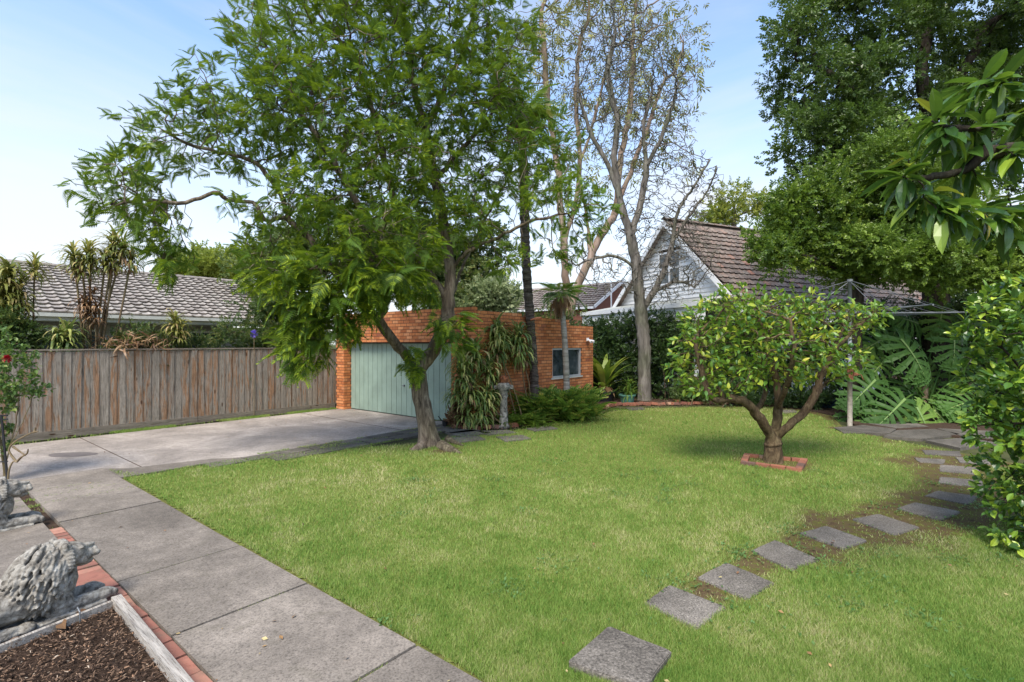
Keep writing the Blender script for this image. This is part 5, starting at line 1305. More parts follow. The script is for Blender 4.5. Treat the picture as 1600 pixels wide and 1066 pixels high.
strap_plant('tall strap-leaved plant with a drooping head against the brick side wall', wb(1.3, .35), [A(777, 516, 12.8), A(776, 540, 12.8)], L_drac, 70, .56, dead=10)
strap_plant('leaning strap-leaved plant between the tall one and the dark palm', wb(1.9, .3), [A(810, 524, 13.1), A(812, 546, 13.1)], L_drac, 64, .52, dead=22)
# neighbour's plants behind the fence
fb = lambda px, d=.7: (lambda s: FS + U * s + V * d)(float(np.interp(px, [-200, 0, 100, 150, 200, 300, 400, 525], [-1.9, 0 - .25, .72, 1.15, 1.62, 2.8, 4.35, 7.18])))
YN = lambda px, d=.7: fb(px, d)[1]
def N3(x, y, d=.8): return A(x, y, YN(x, d))
strap_plant('big yellow-green strap-leaved plant at the left edge behind the fence', fb(14), [N3(14, 425), N3(2, 445), N3(28, 460), N3(10, 480)], L_dracy, 66, .52, dead=8)
strap_plant('single-stemmed strap-leaved plant with a small yellow head against the grey roof', fb(56, 1.0), [N3(54, 416)], L_dracy, 42, .40)
strap_plant('group of thin-stemmed yellowish strap-leaved plants rising above the roof', fb(160, .9), [N3(116, 398), N3(140, 394), N3(165, 402), N3(180, 376), N3(192, 388), N3(206, 400), N3(176, 400), N3(128, 412)], L_dracy, 46, .44, dead=12, sr=.022)
strap_plant('half-dead brown strap-leaved plant hanging in front of the roof', fb(145, .7), [N3(142, 462), N3(150, 486), N3(132, 476)], L_dead, 40, .36)
strap_plant('low green strap-leaved rosette just above the fence near its left end', fb(92, .6), [N3(92, 530, .6), N3(106, 522, .6)], L_drac, 60, .5)
strap_plant('yellow-green rosette above the fence beside the dead brown fronds', fb(275, .6), [N3(274, 502, .6), N3(280, 515, .6)], L_dracy, 54, .42)
def fpts(a, b, d): return np.array([fb(x, d) for x in np.linspace(a, b, 5)])
hedge('green creeper and fern mass over the fence at the left edge', fpts(-30, 40, .7), .4, [2.6, 2.9, 2.3], .3, 50, leaf=L_shrub, sc=.14, rc=.3, name='shrub', cat='shrub')
hedge('leafy creeper mound on the fence around the dead brown fronds', fpts(190, 300, .5), .6, [2.0, 2.45, 2.3, 2.15], .25, 80, leaf=L_shrub, sc=.11, rc=.24, name='creeper', cat='creeper')
hedge('fine green creeper with orange tips along the top of the fence near the garage', fpts(300, 520, .55), .6, [2.15, 2.5, 2.35, 2.6, 2.9], .3, 130, leaf=L_shrub, sc=.13, rc=.28, name='creeper', cat='creeper')
hedge('tall leafy shrub behind the corner of the fence and the garage', fpts(430, 520, 1.2), .6, [3.2, 3.6, 3.4], .5, 90, leaf=L_shrub, sc=.2, rc=.4, name='shrub', cat='shrub')
t = thing('dead_fronds', 'heap of dead brown fern fronds resting on the fence creeper', 'dead fronds', (*fb(228, .35), 1.6))
mb = MB(); n = 260; c = np.array([*fb(222, .38), 2.02]); T = c + RS.randn(n, 3) * [.38, .3, .10]; D = norm(RS.randn(n, 3) + [0, 0, -.5]); mb.scat(STRAPS[1], frames(D, roll=1), T, RS.uniform(.2, .5, n)); part('frond', mb, L_dead, t, kind='stuff')
fl_ = thing('agapanthus_flower', 'single violet flower head above the fence near the jacaranda', 'flower', (*N3(397, 522, .3),))
mb = MB(); c = N3(397, 522, .3); n = 60; D = norm(RS.randn(n, 3)); mb.scat(LEAFQ, frames(D), c + D * .03, np.full(n, .1)); part('bloom', mb, plain('violet_petal', (0.22, 0.17, 0.62), .6), fl_)
mb = MB(); mb.tube([c, c - [0, 0, .9], [c[0], c[1], 0]], .008, 5); part('stalk', mb, B_stem, fl_)

# ------------------------------------------------------------------ ferns, bird's nest fern, pots
FERN = frond_tmpl(20, .13, .03, .55, .15, .05, .006)
def fern(label, x, y, n, L, leaf=L_fern, sx=.5, sy=.25, name='fern', z0=0.0, up=(.3, 1.6), group=None, tm=FERN):
    b = G(x, y); t = thing(name, label, 'fern', (*b, 0), group); a = RS.rand(n) * 6.283; e = RS.uniform(*up, n)
    D = norm(np.c_[np.cos(a), np.sin(a), e]); T = np.c_[b[0] + RS.randn(n) * sx * .4, b[1] + RS.randn(n) * sy * .4, np.full(n, .02 + z0)]; M_ = frames(D, roll=.25)
    mb = MB(); mb.scat(tm, M_, T, L * RS.uniform(.6, 1.15, n)); part('frond', mb, leaf, t, kind='stuff'); return t
fern('large rounded mound of upright sword ferns in front of the slender palm', 868, 655, 620, 1.15, sx=.95, sy=.55, up=(.7, 3.2))
fern('darker sprawling ferns left of the large fern mound', 806, 664, 300, .62, leaf=L_mid, sx=.8, sy=.3, up=(.4, 1.6))
fern('small ferns at the foot of the dark palm trunk', 832, 656, 160, .85, sx=.6, sy=.3, up=(.5, 2.2))
fern('low dark ferns under the striped strap leaves by the garage door', 748, 665, 160, .5, leaf=L_mid, sx=.8, sy=.3, up=(.2, 1.2))
hedge('reddish-brown dry tuft of grass at the corner of the garage door', np.array([G(710, 668), G(722, 668)]), .02, [.5, .5], .1, 14, leaf=L_dead, sc=.16, rc=.16, name='dry_tuft', cat='plant')
def pot(name, label, x, y, r, h, mat, taper=.78, rim=True, z0=0., parent_group=None, n=28):
    b = G(x, y); t = thing(name, label, 'plant pot', (*b, z0)); mb = MB()
    prof = [(0, 0), (r * taper, 0), (r * (taper + .6) / 1.6 * 1.02, h * .5), (r, h * .84)] + ([(r * 1.07, h * .85), (r * 1.07, h), (r * .95, h)] if rim else [(r, h), (r * .93, h)]) + [(r * .9, h * .85), (0, h * .85)]
    mb.lathe((b[0], b[1], z0), prof, n); part('pot_body', mb, mat, t, smooth=False)
    mb = MB(); mb.lathe((b[0], b[1], z0), [(0, h * .88), (r * .91, h * .88)], 16); part('potting_soil', mb, M_soil, t)
    return b, h + z0
pot('plant_pot', 'round green glazed pot on the garden bed edge', 980, 630, .27, .30, M_teal)
pot('plant_pot', 'wide black pot holding the bird\'s nest fern', 944, 627, .36, .36, M_black)
pot('plant_pot', 'dark blue pot in front of the bare tree trunk', 1015, 620, .33, .40, M_bluepot)
pot('plant_pot', 'large black pot behind the left side of the lemon tree', 1092, 628, .30, .40, M_black)
pot('plant_pot', 'small terracotta pot sitting on the brick edging', 1058, 631, .11, .14, M_terra)
pot('plant_pot', 'large terracotta pot of the drooping fern beside the garage window', 908, 625, .27, .42, M_terra)
pot('plant_pot', 'dark green tub in the bed behind the lemon tree\'s right branch', 1290, 637, .34, .30, M_bluepot)
bk = G(696, 667); tk = thing('small_bucket', 'small black bucket with sticks by the right corner of the garage door', 'bucket', (*bk, 0)); mb = MB(); mb.lathe((*bk, 0), [(0, 0), (.065, 0), (.09, .16), (.08, .16), (.06, .03)], 16); part('bucket_body', mb, M_black, tk)
mb = MB(); mb.tube([[bk[0], bk[1], .05], [bk[0] - .18, bk[1], .26]], .012, 5); part('stick', mb, M_black, tk)
# bird's nest fern
nb = G(944, 627); nest = thing('birds_nest_fern', 'bird\'s nest fern with broad upright yellow-green leaves in the black pot', 'fern', (*nb, .33))
NS = strap_tmpl(7, .15, .55, .35, 40); n = 60; a = RS.rand(n) * 6.283; e = RS.uniform(-.45, .9, n); y_ = norm(np.c_[np.cos(a), np.sin(a), e]); x_ = norm(np.cross(y_, Z3)); z_ = np.cross(x_, y_)
M_ = np.stack([x_, y_, z_], 1); S = RS.uniform(1.0, 1.6, n)
pieces('leaf', tmesh('nest_leaf', NS), nest, M_, np.repeat(np.array([[nb[0], nb[1], .42]]), n, 0), np.stack([S * 1.1, S, S], 1), 300, 'leaf', L_nest, NS)
mb = MB(); head(mb, (nb[0], nb[1], .5), 60, .5, -1.4, -.2, 2.0); part('dead_leaves', mb, L_dead, nest)
db = G(908, 625); dn_ = thing('drooping_fern', 'brownish drooping fern in the terracotta pot by the garage window', 'fern', (*db, .4)); mb = MB(); head(mb, (db[0], db[1], .55), 70, .75, -.2, .8, 1.6); part('frond', mb, L_drac, dn_); mb = MB(); head(mb, (db[0], db[1], .5), 50, .6, -1, .2, 1.4); part('dead_leaves', mb, L_dead, dn_)
def tuft(label, x, y, z, n, L, leaf, name='potted_grass', cat='plant'):
    b = G(x, y); t = thing(name, label, cat, (*b, z)); mb = MB(); head(mb, (*b, z), n, L, 0, 2.4, .6); part('leaf_head', mb, leaf, t)
tuft('thin arching grassy plant growing in the green glazed pot', 984, 630, .28, 110, .7, L_fern)
tuft('grassy tuft beside the blue pot under the bare tree', 1006, 624, .1, 90, .6, L_fern)
tuft('brown-leaved plant drooping from the large black pot', 1092, 628, .38, 70, .55, L_drac)
hedge('small pale-leaved shrub growing in the dark blue pot', np.array([G(1015, 620), G(1022, 619)]), .35, [.9, 1.1], .15, 14, leaf=L_shrub, sc=.13, rc=.18, name='shrub', cat='shrub')
# garden ornament
ob = PY(787, 12.35); orn = thing('garden_ornament', 'small weathered white pedestal ornament with side knobs among the strap-leaved plants', 'garden ornament', (*ob, 0))
M_orn = plain('weathered_white_stone', (0.22, 0.215, 0.195), .85, var=.45, scale=14)
mb = MB(); mb.lathe((*ob, 0), [(0, 0), (.15, 0), (.15, .06), (.11, .10), (.09, .40), (.085, .72), (.11, .78), (.09, .84), (.12, .90), (.17, .98), (.17, 1.04), (.11, 1.09), (0, 1.11)], 20); part('pedestal', mb, M_orn, orn, smooth=True)
for sg in (-1, 1):
    mb = MB(); mb.tube([[ob[0] + .09 * sg, ob[1], .98], [ob[0] + .15 * sg, ob[1], .98], [ob[0] + .17 * sg, ob[1], .98], [ob[0] + .23 * sg, ob[1], .98]], [.04, .04, .06, .05], 10); part('side_knob', mb, M_orn, orn)
mb = MB(); mb.lathe((*ob, 1.08), [(0, 0), (.09, 0), (.12, .10), (.10, .17), (0, .2)], 14); part('crest', mb, M_rust, orn)

# ------------------------------------------------------------------ big split-leaved plant
def split_leaf():
    """deeply lobed leaf, y from the stalk to the tip, unit length"""
    Vv = []; F_ = []; R_ = []
    n = 7
    for sg in (-1, 1):
        for k in range(n):
            t = k / (n - 1); y0 = 0.06 + 0.80 * t; L = 0.50 * (math.sin((0.24 + 0.66 * t) * math.pi)) ** .8 + 0.12; a = math.radians(-48 + 122 * t)
            d = np.array([sg * math.cos(a), math.sin(a), 0]); s = np.array([-math.sin(a) * sg, math.cos(a), 0])
            b = len(Vv); c = np.array([0, y0, 0]); hw0 = 0.052
            prof = [(0, 1.35), (.3, 1.05), (.58, 1.25), (.8, 1.25), (1.0, .1)]
            for (u_, w_) in prof:
                q = c + d * L * u_; q[2] = -.22 * (u_ * L / .6) ** 2 - .18 * (q[1] ** 2) + .02
                wv = hw0 * w_ * (1 + .25 * u_)
                for sgn in (-1, 0, 1):
                    p = q + s * wv * sgn; p[2] += -.018 * (sgn == 0) + 0.0; Vv.append(p); R_.append(.5)
            for r_ in range(4):
                for cc in range(2):
                    o = b + r_ * 3 + cc; f = [o, o + 1, o + 4, o + 3]; F_.append(f if sg > 0 else f[::-1])
            # side teeth
            for (u_, sd) in ((.42, 1), (.68, 1), (.5, -1), (.74, -1)):
                o = c + d * L * u_; e = o + s * sd * .13 + d * .07; z = -.22 * (u_ * L / .6) ** 2 - .18 * o[1] ** 2
                b = len(Vv); Vv += [o + [0, 0, z], o + d * .06 + [0, 0, z], e + [0, 0, z - .02], e - d * .02 + [0, 0, z - .02]]; R_ += [.5] * 4; F_.append([b, b + 1, b + 2, b + 3])
    b = len(Vv)
    for y in np.linspace(0, 1, 6):
        Vv += [[-.022 * (1.2 - y), y * .93, .035 - .18 * y * y], [.022 * (1.2 - y), y * .93, .035 - .18 * y * y]]; R_ += [1, 1]
    for k in range(5): o = b + 2 * k; F_.append([o, o + 1, o + 3, o + 2])
    return (np.array(Vv), np.array(F_), np.array(R_))
SPL = split_leaf()
pb = PY(1455, 14.0); phil = thing('philodendron_plant', 'huge dark green plant with deeply split leaves behind the clothes line post', 'plant', (*pb, 0))
# photo position of leaf centre, depth, length px, facing roll (direction of the tip in the picture), tilt
PL_ = [(1428, 555, 11.6, 120, -60, .2), (1492, 540, 11.9, 100, -95, .1), (1352, 610, 11.6, 110, 215, .2), (1398, 640, 11.2, 125, -150, .4), (1514, 628, 11.4, 120, 185, .3), (1370, 535, 12.3, 105, 200, .2), (1445, 660, 11.2, 100, -80, .6), (1480, 662, 11.3, 100, -60, .6),
       (1470, 500, 12.6, 85, -110, .1), (1530, 520, 12.2, 95, -40, .2), (1560, 600, 11.8, 110, -30, .3), (1420, 500, 12.6, 80, 160, .1), (1340, 570, 12.3, 85, 190, .2), (1540, 670, 11.0, 100, -60, .5), (1372, 575, 12.0, 80, -140, .3), (1335, 640, 11.8, 80, 235, .4), (1600, 560, 11.8, 110, -20, .3), (1590, 650, 11.2, 110, -40, .4), (1455, 590, 12.6, 80, -90, .2), (1500, 590, 12.4, 80, -120, .3), (1365, 660, 11.4, 80, -120, .5), (1425, 620, 12.2, 90, -70, .3), (1400, 515, 12.9, 80, -120, .2), (1350, 545, 12.8, 80, 200, .2)]
me_sp = tmesh('split_leaf', SPL); me_sp.attributes['rnd'].data.foreach_set('value', (SPL[2] * .12).astype(np.float32)); me_sp.materials.append(L_phil)
me_sp.materials.append(leafmat("leaf_rib", [(0, (0.16, 0.26, 0.07)), (1, (0.26, 0.34, 0.10))], (.2, .3, .05), .1))
for k_ in range(len(me_sp.polygons) - 5, len(me_sp.polygons)): me_sp.polygons[k_].material_index = 1
for (x, y, Yd, L, an, tl) in PL_:
    Yd = Yd + 1.7; c = A(x, y, Yd); Lm = L * .56 / F * Yd; a = math.radians(an)
    dy = norm(np.array([math.cos(a), -0.25 - tl * .5, math.sin(a)])); nz = norm(np.array([RS.randn() * .15, -1.0, .55 + tl * .3])); dx = norm(np.cross(dy, nz)); nz = np.cross(dx, dy)
    o = put('leaf', me_sp, None, phil); base = c - dy * Lm * .45
    o.matrix_basis = Matrix([[dx[k] * Lm, dy[k] * Lm, nz[k] * Lm, base[k] - (pb[k] if k < 2 else 0)] for k in range(3)] + [[0, 0, 0, 1]])
    rt = np.array([pb[0] + RS.randn() * .25, pb[1] + .2 + RS.randn() * .15, .25]); mb = MB(); mid = (rt + base) / 2 + [0, 0, .25]; mb.tube(smooth_poly([rt, mid, base]), [.022] * 8 + [.012], 6); part('leaf_stalk', mb, L_phil, phil, smooth=True)
mb = MB(); mb.tube([[*pb, -.05], [pb[0] - .1, pb[1] + .15, .4], [pb[0] + .1, pb[1] + .3, .9]], [.12, .11, .06], 8); part('stem', mb, B_stem, phil, smooth=True)
# extra foliage behind, low filler leaves
# ------------------------------------------------------------------ lemon tree
lb = G(1208, 722); YM = lb[1]; lem = thing('lemon_tree', 'squat lemon tree with yellow-green leaves and twisted trunk in the lawn', 'tree', (*lb, 0))
m_ = lambda x, y, d=0.: A(x, y, YM + d)
limbs = [[np.array([*lb, -.05]), m_(1208, 700), m_(1207, 682)],
 [m_(1207, 684), m_(1195, 665, -.1), m_(1180, 645, -.2), m_(1165, 628, -.3), m_(1140, 622, -.3), m_(1120, 626, -.4), m_(1105, 610, -.4), m_(1095, 575, -.4), m_(1085, 530, -.4)],
 [m_(1210, 684), m_(1214, 660, .1), m_(1216, 630, .1), m_(1212, 590, .2), m_(1200, 540, .2), m_(1185, 490, .2)],
 [m_(1212, 686), m_(1232, 665, -.1), m_(1256, 645, -.1), m_(1275, 615, -.2), m_(1282, 590, -.2), m_(1300, 550, -.2), m_(1320, 510, -.2)],
 [m_(1180, 645, -.2), m_(1192, 625, .3), m_(1195, 600, .5), m_(1180, 550, .6), m_(1150, 500, .6)], [m_(1270, 622, -.2), m_(1290, 600, .2), m_(1305, 585, .4), m_(1300, 540, .6)],
 [m_(1130, 620, -.3), m_(1110, 590, 0), m_(1095, 560, .2)], [m_(1214, 640, .1), m_(1230, 600, -.4), m_(1240, 550, -.7), m_(1235, 500, -.8)], [m_(1300, 550, -.2), m_(1340, 510, -.1), m_(1375, 480, 0)]]
bl = [(1090, 550, 42, 42, YM - .2, .6), (1110, 500, 50, 36, YM, .7), (1100, 600, 40, 24, YM - .2, .5, .8), (1140, 480, 40, 30, YM, .7), (1160, 540, 60, 50, YM, .8), (1150, 585, 50, 24, YM - .2, .6, .7), (1210, 490, 60, 36, YM, .8), (1230, 550, 70, 50, YM - .2, .9), (1240, 585, 44, 18, YM, .6, .6), (1290, 500, 50, 34, YM, .7), (1300, 560, 40, 34, YM, .6), (1340, 500, 34, 30, YM, .5), (1130, 460, 14, 14, YM, .3, .5), (1365, 490, 20, 18, YM, .3, .6), (1060, 580, 20, 16, YM - .2, .3, .6), (1340, 560, 18, 24, YM, .3, .4), (1260, 480, 40, 20, YM, .6)]
att, _ = blob_pts(bl, 2200, .25)
N, P, nl = grow(limbs, att, .09, 1.5, .085, 90, .35, (0, 0, .06), 4); r, kids = radii(N, P, .13, .004, 2.1)
for i in range(nl): r[i] = max(r[i], .125 if i < 4 else (.042 if N[i][2] < 1.25 else .016))
part('trunk', branch_mesh(N, P, r, flare=.15), B_lemon, lem, smooth=True)
mb = MB()
for k in range(7):                                    # twisted roots wrapping the trunk foot
    a = k * .9; zz = np.linspace(.30, -.02, 7); mb.tube(np.c_[lb[0] + np.cos(a + zz * 3) * (.105 + .08 * (.3 - zz)), lb[1] + np.sin(a + zz * 3) * (.105 + .08 * (.3 - zz)), zz], np.linspace(.030, .042, 7), 7)
mb.tube(np.c_[lb[0] + np.cos(np.linspace(0, 6.3, 14)) * .115, lb[1] + np.sin(np.linspace(0, 6.3, 14)) * .115, .31 + .02 * np.sin(np.linspace(0, 9, 14))], .035, 7)
part('root', mb, B_lemon, lem, smooth=True)
thn = np.where(r < .02)[0]; dirn = norm(N - N[np.maximum(P, 0)]); tips = np.where(kids == 0)[0]
idx = np.r_[np.repeat(tips, 3), RS.choice(thn, int(.9 * len(thn)))]; k = len(idx); cc = m_(1210, 560)
D = norm(dirn[idx] * .35 + norm(N[idx] - cc) * .35 + RS.randn(k, 3) * .6 + [0, -.05, .05]); T = N[idx] + RS.randn(k, 3) * .045
M_ = frames(D, roll=.6); S = RS.uniform(.075, .145, k)
LL_ = leaf_tmpl(.46, .06, .2); pieces('leaf', tmesh('lemon_leaf', LL_), lem, M_, T, S, 300, 'foliage', L_lemon, LL_)
print('lemon leaves', k)
for (x, y) in ((1170, 498), (1192, 500), (1250, 548), (1217, 548), (1125, 600), (1262, 470), (1330, 540)):
    mb = MB(); c = m_(x, y, -.75); mb.lathe(c, [(0, -.045), (.02, -.036), (.034, -.012), (.034, .012), (.02, .036), (0, .045)], 12); part('lemon_fruit', mb, plain('unripe_lemon', (0.05, 0.13, 0.03), .4), lem, smooth=True)

# ------------------------------------------------------------------ camellia bush at the right edge
YC = 5.2
cb = PY(1660, YC); cam_b = thing('camellia_bush', 'glossy-leaved camellia bush at the right edge beside the stepping stones', 'bush', (*cb, 0))
bl = [(1560, 520, 50, 50, YC, .35), (1600, 470, 60, 40, YC, .4), (1545, 480, 24, 18, YC, .2, .8), (1570, 590, 50, 50, YC, .4), (1590, 650, 50, 60, YC, .4), (1560, 665, 42, 40, YC, .3), (1590, 740, 44, 60, YC, .4), (1600, 800, 46, 50, YC - .1, .4), (1600, 845, 36, 32, YC - .2, .4), (1680, 500, 90, 90, YC, .6), (1690, 640, 90, 100, YC, .6), (1690, 780, 90, 90, YC, .6), (1535, 560, 18, 20, YC, .15, .7)]
att, _ = blob_pts(bl, 1500, .3)
N, P, nl = grow([[np.array([*cb, -.05]), np.array([cb[0], cb[1], .5]), np.array([cb[0] - .1, cb[1], 1.6])]], att, .09, 3, .085, 80, .3, (0, 0, .05), 4); r, kids = radii(N, P, .05, .003)
part('stem', branch_mesh(N, P, r), B_dark, cam_b, smooth=True)
tips = np.where(kids == 0)[0]; dirn = norm(N - N[np.maximum(P, 0)]); idx = np.r_[np.repeat(tips, 9), RS.choice(np.where(r < .02)[0], int(len(N) * 2.4))]; k = len(idx); cc = np.array([cb[0], cb[1] + .3, 1.3])
D = norm(dirn[idx] * .5 + norm(N[idx] - cc) * .35 + RS.randn(k, 3) * .55 + [0, 0, .15]); T = N[idx] + RS.randn(k, 3) * .03
pieces('leaf', tmesh('camellia_leaf', LEAF_OVAL), cam_b, frames(D, roll=.6), T, RS.uniform(.065, .115, k), 300, 'foliage', L_cam, LEAF_OVAL)
print('camellia leaves', k)

# ------------------------------------------------------------------ broad-leaved tree reaching in from the upper right
YQ = 3.3
mb_ = PY(1930, YQ); mag = thing('broad_leaved_tree', 'long glossy leaves of a nearby tree branch hanging in at the upper right', 'tree', (*mb_, 0))
w_ = lambda x, y, d=0.: A(x, y, YQ + d)
limbs = [[np.array([*mb_, -.1]), w_(1930, 700), w_(1910, 500), w_(1880, 350), w_(1850, 200)], [w_(1880, 350), w_(1780, 300), w_(1680, 270), w_(1600, 235), w_(1540, 240), w_(1500, 225)], [w_(1780, 300), w_(1690, 330), w_(1620, 330), w_(1540, 325)], [w_(1680, 270), w_(1640, 200), w_(1610, 150)], [w_(1850, 200), w_(1760, 150), w_(1690, 110)], [w_(1540, 240), w_(1500, 270), w_(1460, 275), w_(1420, 280)]]
att = np.array([w_(x, y, d) for x, y, d in [(1395, 283, 0), (1430, 262, -.1), (1440, 195, 0), (1420, 230, .1), (1470, 170, 0), (1500, 150, .1), (1530, 120, 0), (1575, 130, -.1), (1590, 190, 0), (1480, 220, -.1), (1520, 190, 0), (1545, 215, -.2), (1505, 240, 0), (1460, 300, -.1), (1475, 325, -.1), (1510, 335, -.2), (1550, 325, -.1), (1520, 360, -.1), (1480, 350, -.2), (1560, 365, 0), (1595, 375, 0), (1535, 285, 0), (1490, 275, .1), (1575, 290, 0), (1590, 330, -.1), (1560, 250, 0), (1440, 320, 0), (1600, 250, -.2), (1555, 165, .1), (1585, 220, .2), (1620, 170, 0), (1640, 300, 0), (1640, 240, 0), (1680, 180, 0), (1700, 320, 0), (1720, 240, 0)]])
N, P, nl = grow(limbs, att, .09, 3, .09, 90, .15, (0, 0, 0)); r, kids = radii(N, P, .07, .005, 2.4)
part('trunk', branch_mesh(N, P, r), B_dark, mag, smooth=True)
TT = []; DD = []; dirn = norm(N - N[np.maximum(P, 0)]); tp = np.where(kids == 0)[0]
cents = [(a, None) for a in att]
for a in att:
    j = np.argmin(np.linalg.norm(N - a, axis=1)); d0 = dirn[j]
    x_ = norm(np.cross(d0, [.1, .3, 1.])); z_ = np.cross(x_, d0); k = RS.randint(8, 12)
    for q in range(k):
        an = q * 2.4 + RS.rand() * .6; D = norm(d0 * RS.uniform(.1, .7) + x_ * math.cos(an) + z_ * math.sin(an) * .7 + np.array([0, 0, -.30])); TT.append(N[j] - d0 * .02 * q / 2); DD.append(D)
TT = np.array(TT); DD = np.array(DD); o_ = np.argsort(np.abs(TT[:, 0])); 
pieces('leaf', tmesh('broad_leaf', leaf_tmpl(.30, .05, .30)), mag, frames(DD, roll=.35), TT, RS.uniform(.15, .26, len(TT)), 300, 'foliage', L_mag, leaf_tmpl(.30, .05, .30))

# ------------------------------------------------------------------ rose bush, stake
rb = G(8, 752); rose = thing('rose_bush', 'rose bush with small green leaves and one dark red bloom at the left edge', 'bush', (*rb, 0)); YR = rb[1]
rr_ = lambda x, y, d=0.: A(x, y, YR + d)
bl = [(10, 560, 40, 34, YR, .3), (30, 600, 34, 24, YR, .3), (0, 620, 30, 26, YR, .3), (-50, 580, 50, 60, YR, .4), (5, 530, 24, 12, YR, .2), (60, 590, 12, 12, YR, .1, .5)]
bl.append((-12, 680, 26, 40, YR, .3)); att, _ = blob_pts(bl, 280, .2)
N, P, nl = grow([[np.array([*rb, -.03]), rr_(8, 730), rr_(14, 700), rr_(25, 660), rr_(30, 620)], [rr_(8, 730), rr_(0, 690), rr_(-10, 640), rr_(-10, 600)], [rr_(14, 700), rr_(40, 650), rr_(50, 620)]], att, .07, 2, .07, 60, .3)
r, kids = radii(N, P, .022, .003); part('stem', branch_mesh(N, P, r), B_stem, rose, smooth=True)
idx = np.repeat(np.where((kids == 0) | (r < .006))[0], 9); k = len(idx); D = norm(RS.randn(k, 3) + [0, 0, -.1]); mb = MB(); mb.scat(LEAF_OVAL, frames(D, roll=.5), N[idx] + RS.randn(k, 3) * .03, RS.uniform(.05, .09, k)); part('foliage', mb, L_rose, rose, kind='stuff')
mb = MB(); c = rr_(11, 561, -.3); n = 46; D = norm(RS.randn(n, 3) + [0, 0, .5]); mb.scat(LEAF_OVAL, frames(D, roll=.5), c + D * .01, np.full(n, .055)); part('bloom', mb, plain('red_petal', (0.35, 0.008, 0.02), .6), rose)
# pruned bare rose stump with forked stems
st = thing('pruned_rose', 'short pruned leafless rose stump with forked stems beside the black stake', 'bush', (*G(14, 756), 0))
mb = MB(); S_ = lambda x, y: A(x, y, YR - .1)
for q in ([(12, 756), (14, 735), (20, 722), (26, 722)], [(26, 722), (34, 714), (42, 709), (44, 702)], [(26, 722), (18, 712), (14, 702), (24, 690), (46, 678), (54, 675)], [(20, 698), (30, 705), (40, 712)], [(54, 675), (56, 668)], [(52, 676), (60, 674)]):
    p_ = smooth_poly([S_(*a) for a in q]); mb.tube(p_, np.linspace(.016, .008, len(p_)), 6)
part('stem', mb, B_stem, st, smooth=True)
sk = thing('garden_stake', 'black metal garden stake with clips at the left edge', 'stake', (*G(12, 756), 0)); mb = MB(); mb.tube([S_(12, 752), S_(2, 648)], .016, 6); part('rod', mb, M_black, sk)
for y in (650, 656, 722):
    mb = MB(); mb.tube([S_(0, y), S_(12, y - 1)], .01, 5); part('clip', mb, M_black, sk)

# ------------------------------------------------------------------ rotary clothes line
hb2 = G(1328, 665); Yh = hb2[1]; ho = thing('clothes_line', 'grey metal rotary clothes line on a pole at the edge of the lawn', 'clothes line', (*hb2, 0))
hx, hy = hb2; zc, zt = 2.78, 3.6
mb = MB(); mb.tube([[hx, hy, -.05], [hx, hy, 1.15]], .055, 14); part('post', mb, M_postcream, ho, smooth=True)
mb = MB(); mb.tube([[hx, hy, 1.10], [hx, hy, 1.12], [hx, hy, 1.42], [hx, hy, 1.44]], [.05, .075, .072, .05], 14); mb.box((hx + .09, hy - .05, 1.28), (.1, .08, .08)); part('winding_gear', mb, M_rust, ho)
mb = MB(); mb.tube([[hx + .13, hy - .06, 1.28], [hx + .2, hy - .12, 1.26], [hx + .24, hy - .14, 1.14]], .012, 6); part('crank_handle', mb, M_rust, ho)
mb = MB(); mb.tube([[hx, hy, 1.40], [hx, hy, zt]], .045, 14); part('inner_pole', mb, M_steel, ho, smooth=True)
mb = MB(); mb.tube([[hx, hy, 2.35], [hx, hy, 2.45]], .06, 12); mb.tube([[hx, hy, zc - .06], [hx, hy, zc + .06]], .08, 12); mb.tube([[hx, hy, zt - .03], [hx, hy, zt + .03]], .065, 12); part('collar', mb, M_steel, ho)
aa = [math.radians(-4), math.radians(86), math.radians(176), math.radians(266)]; R_arm = 2.75; tipsA = []
for a in aa:
    e = np.array([hx + math.cos(a) * R_arm, hy + math.sin(a) * R_arm, zc + .02]); tipsA.append(e); mb = MB(); mb.tube([[hx, hy, zc], e], .019, 8); part('arm', mb, M_steel, ho, smooth=True)
    mb = MB(); mb.tube([[hx, hy, zt], [hx + math.cos(a) * R_arm * .93, hy + math.sin(a) * R_arm * .93, zc + .04]], .0045, 5); mb.tube([[hx, hy, zt - .02], [hx + math.cos(a) * R_arm * .40, hy + math.sin(a) * R_arm * .40, zc + .02]], .006, 5); part('stay', mb, M_steel, ho)
for f_ in (.35, .5, .65, .8, .97):
    for i in range(4):
        p0 = np.array([hx, hy, zc]) * (1 - f_) + tipsA[i] * f_; p1 = np.array([hx, hy, zc]) * (1 - f_) + tipsA[(i + 1) % 4] * f_; mb = MB(); mb.tube([p0, (p0 + p1) / 2 - [0, 0, .04], p1], .0045, 4); part('line_wire', mb, M_steel, ho)

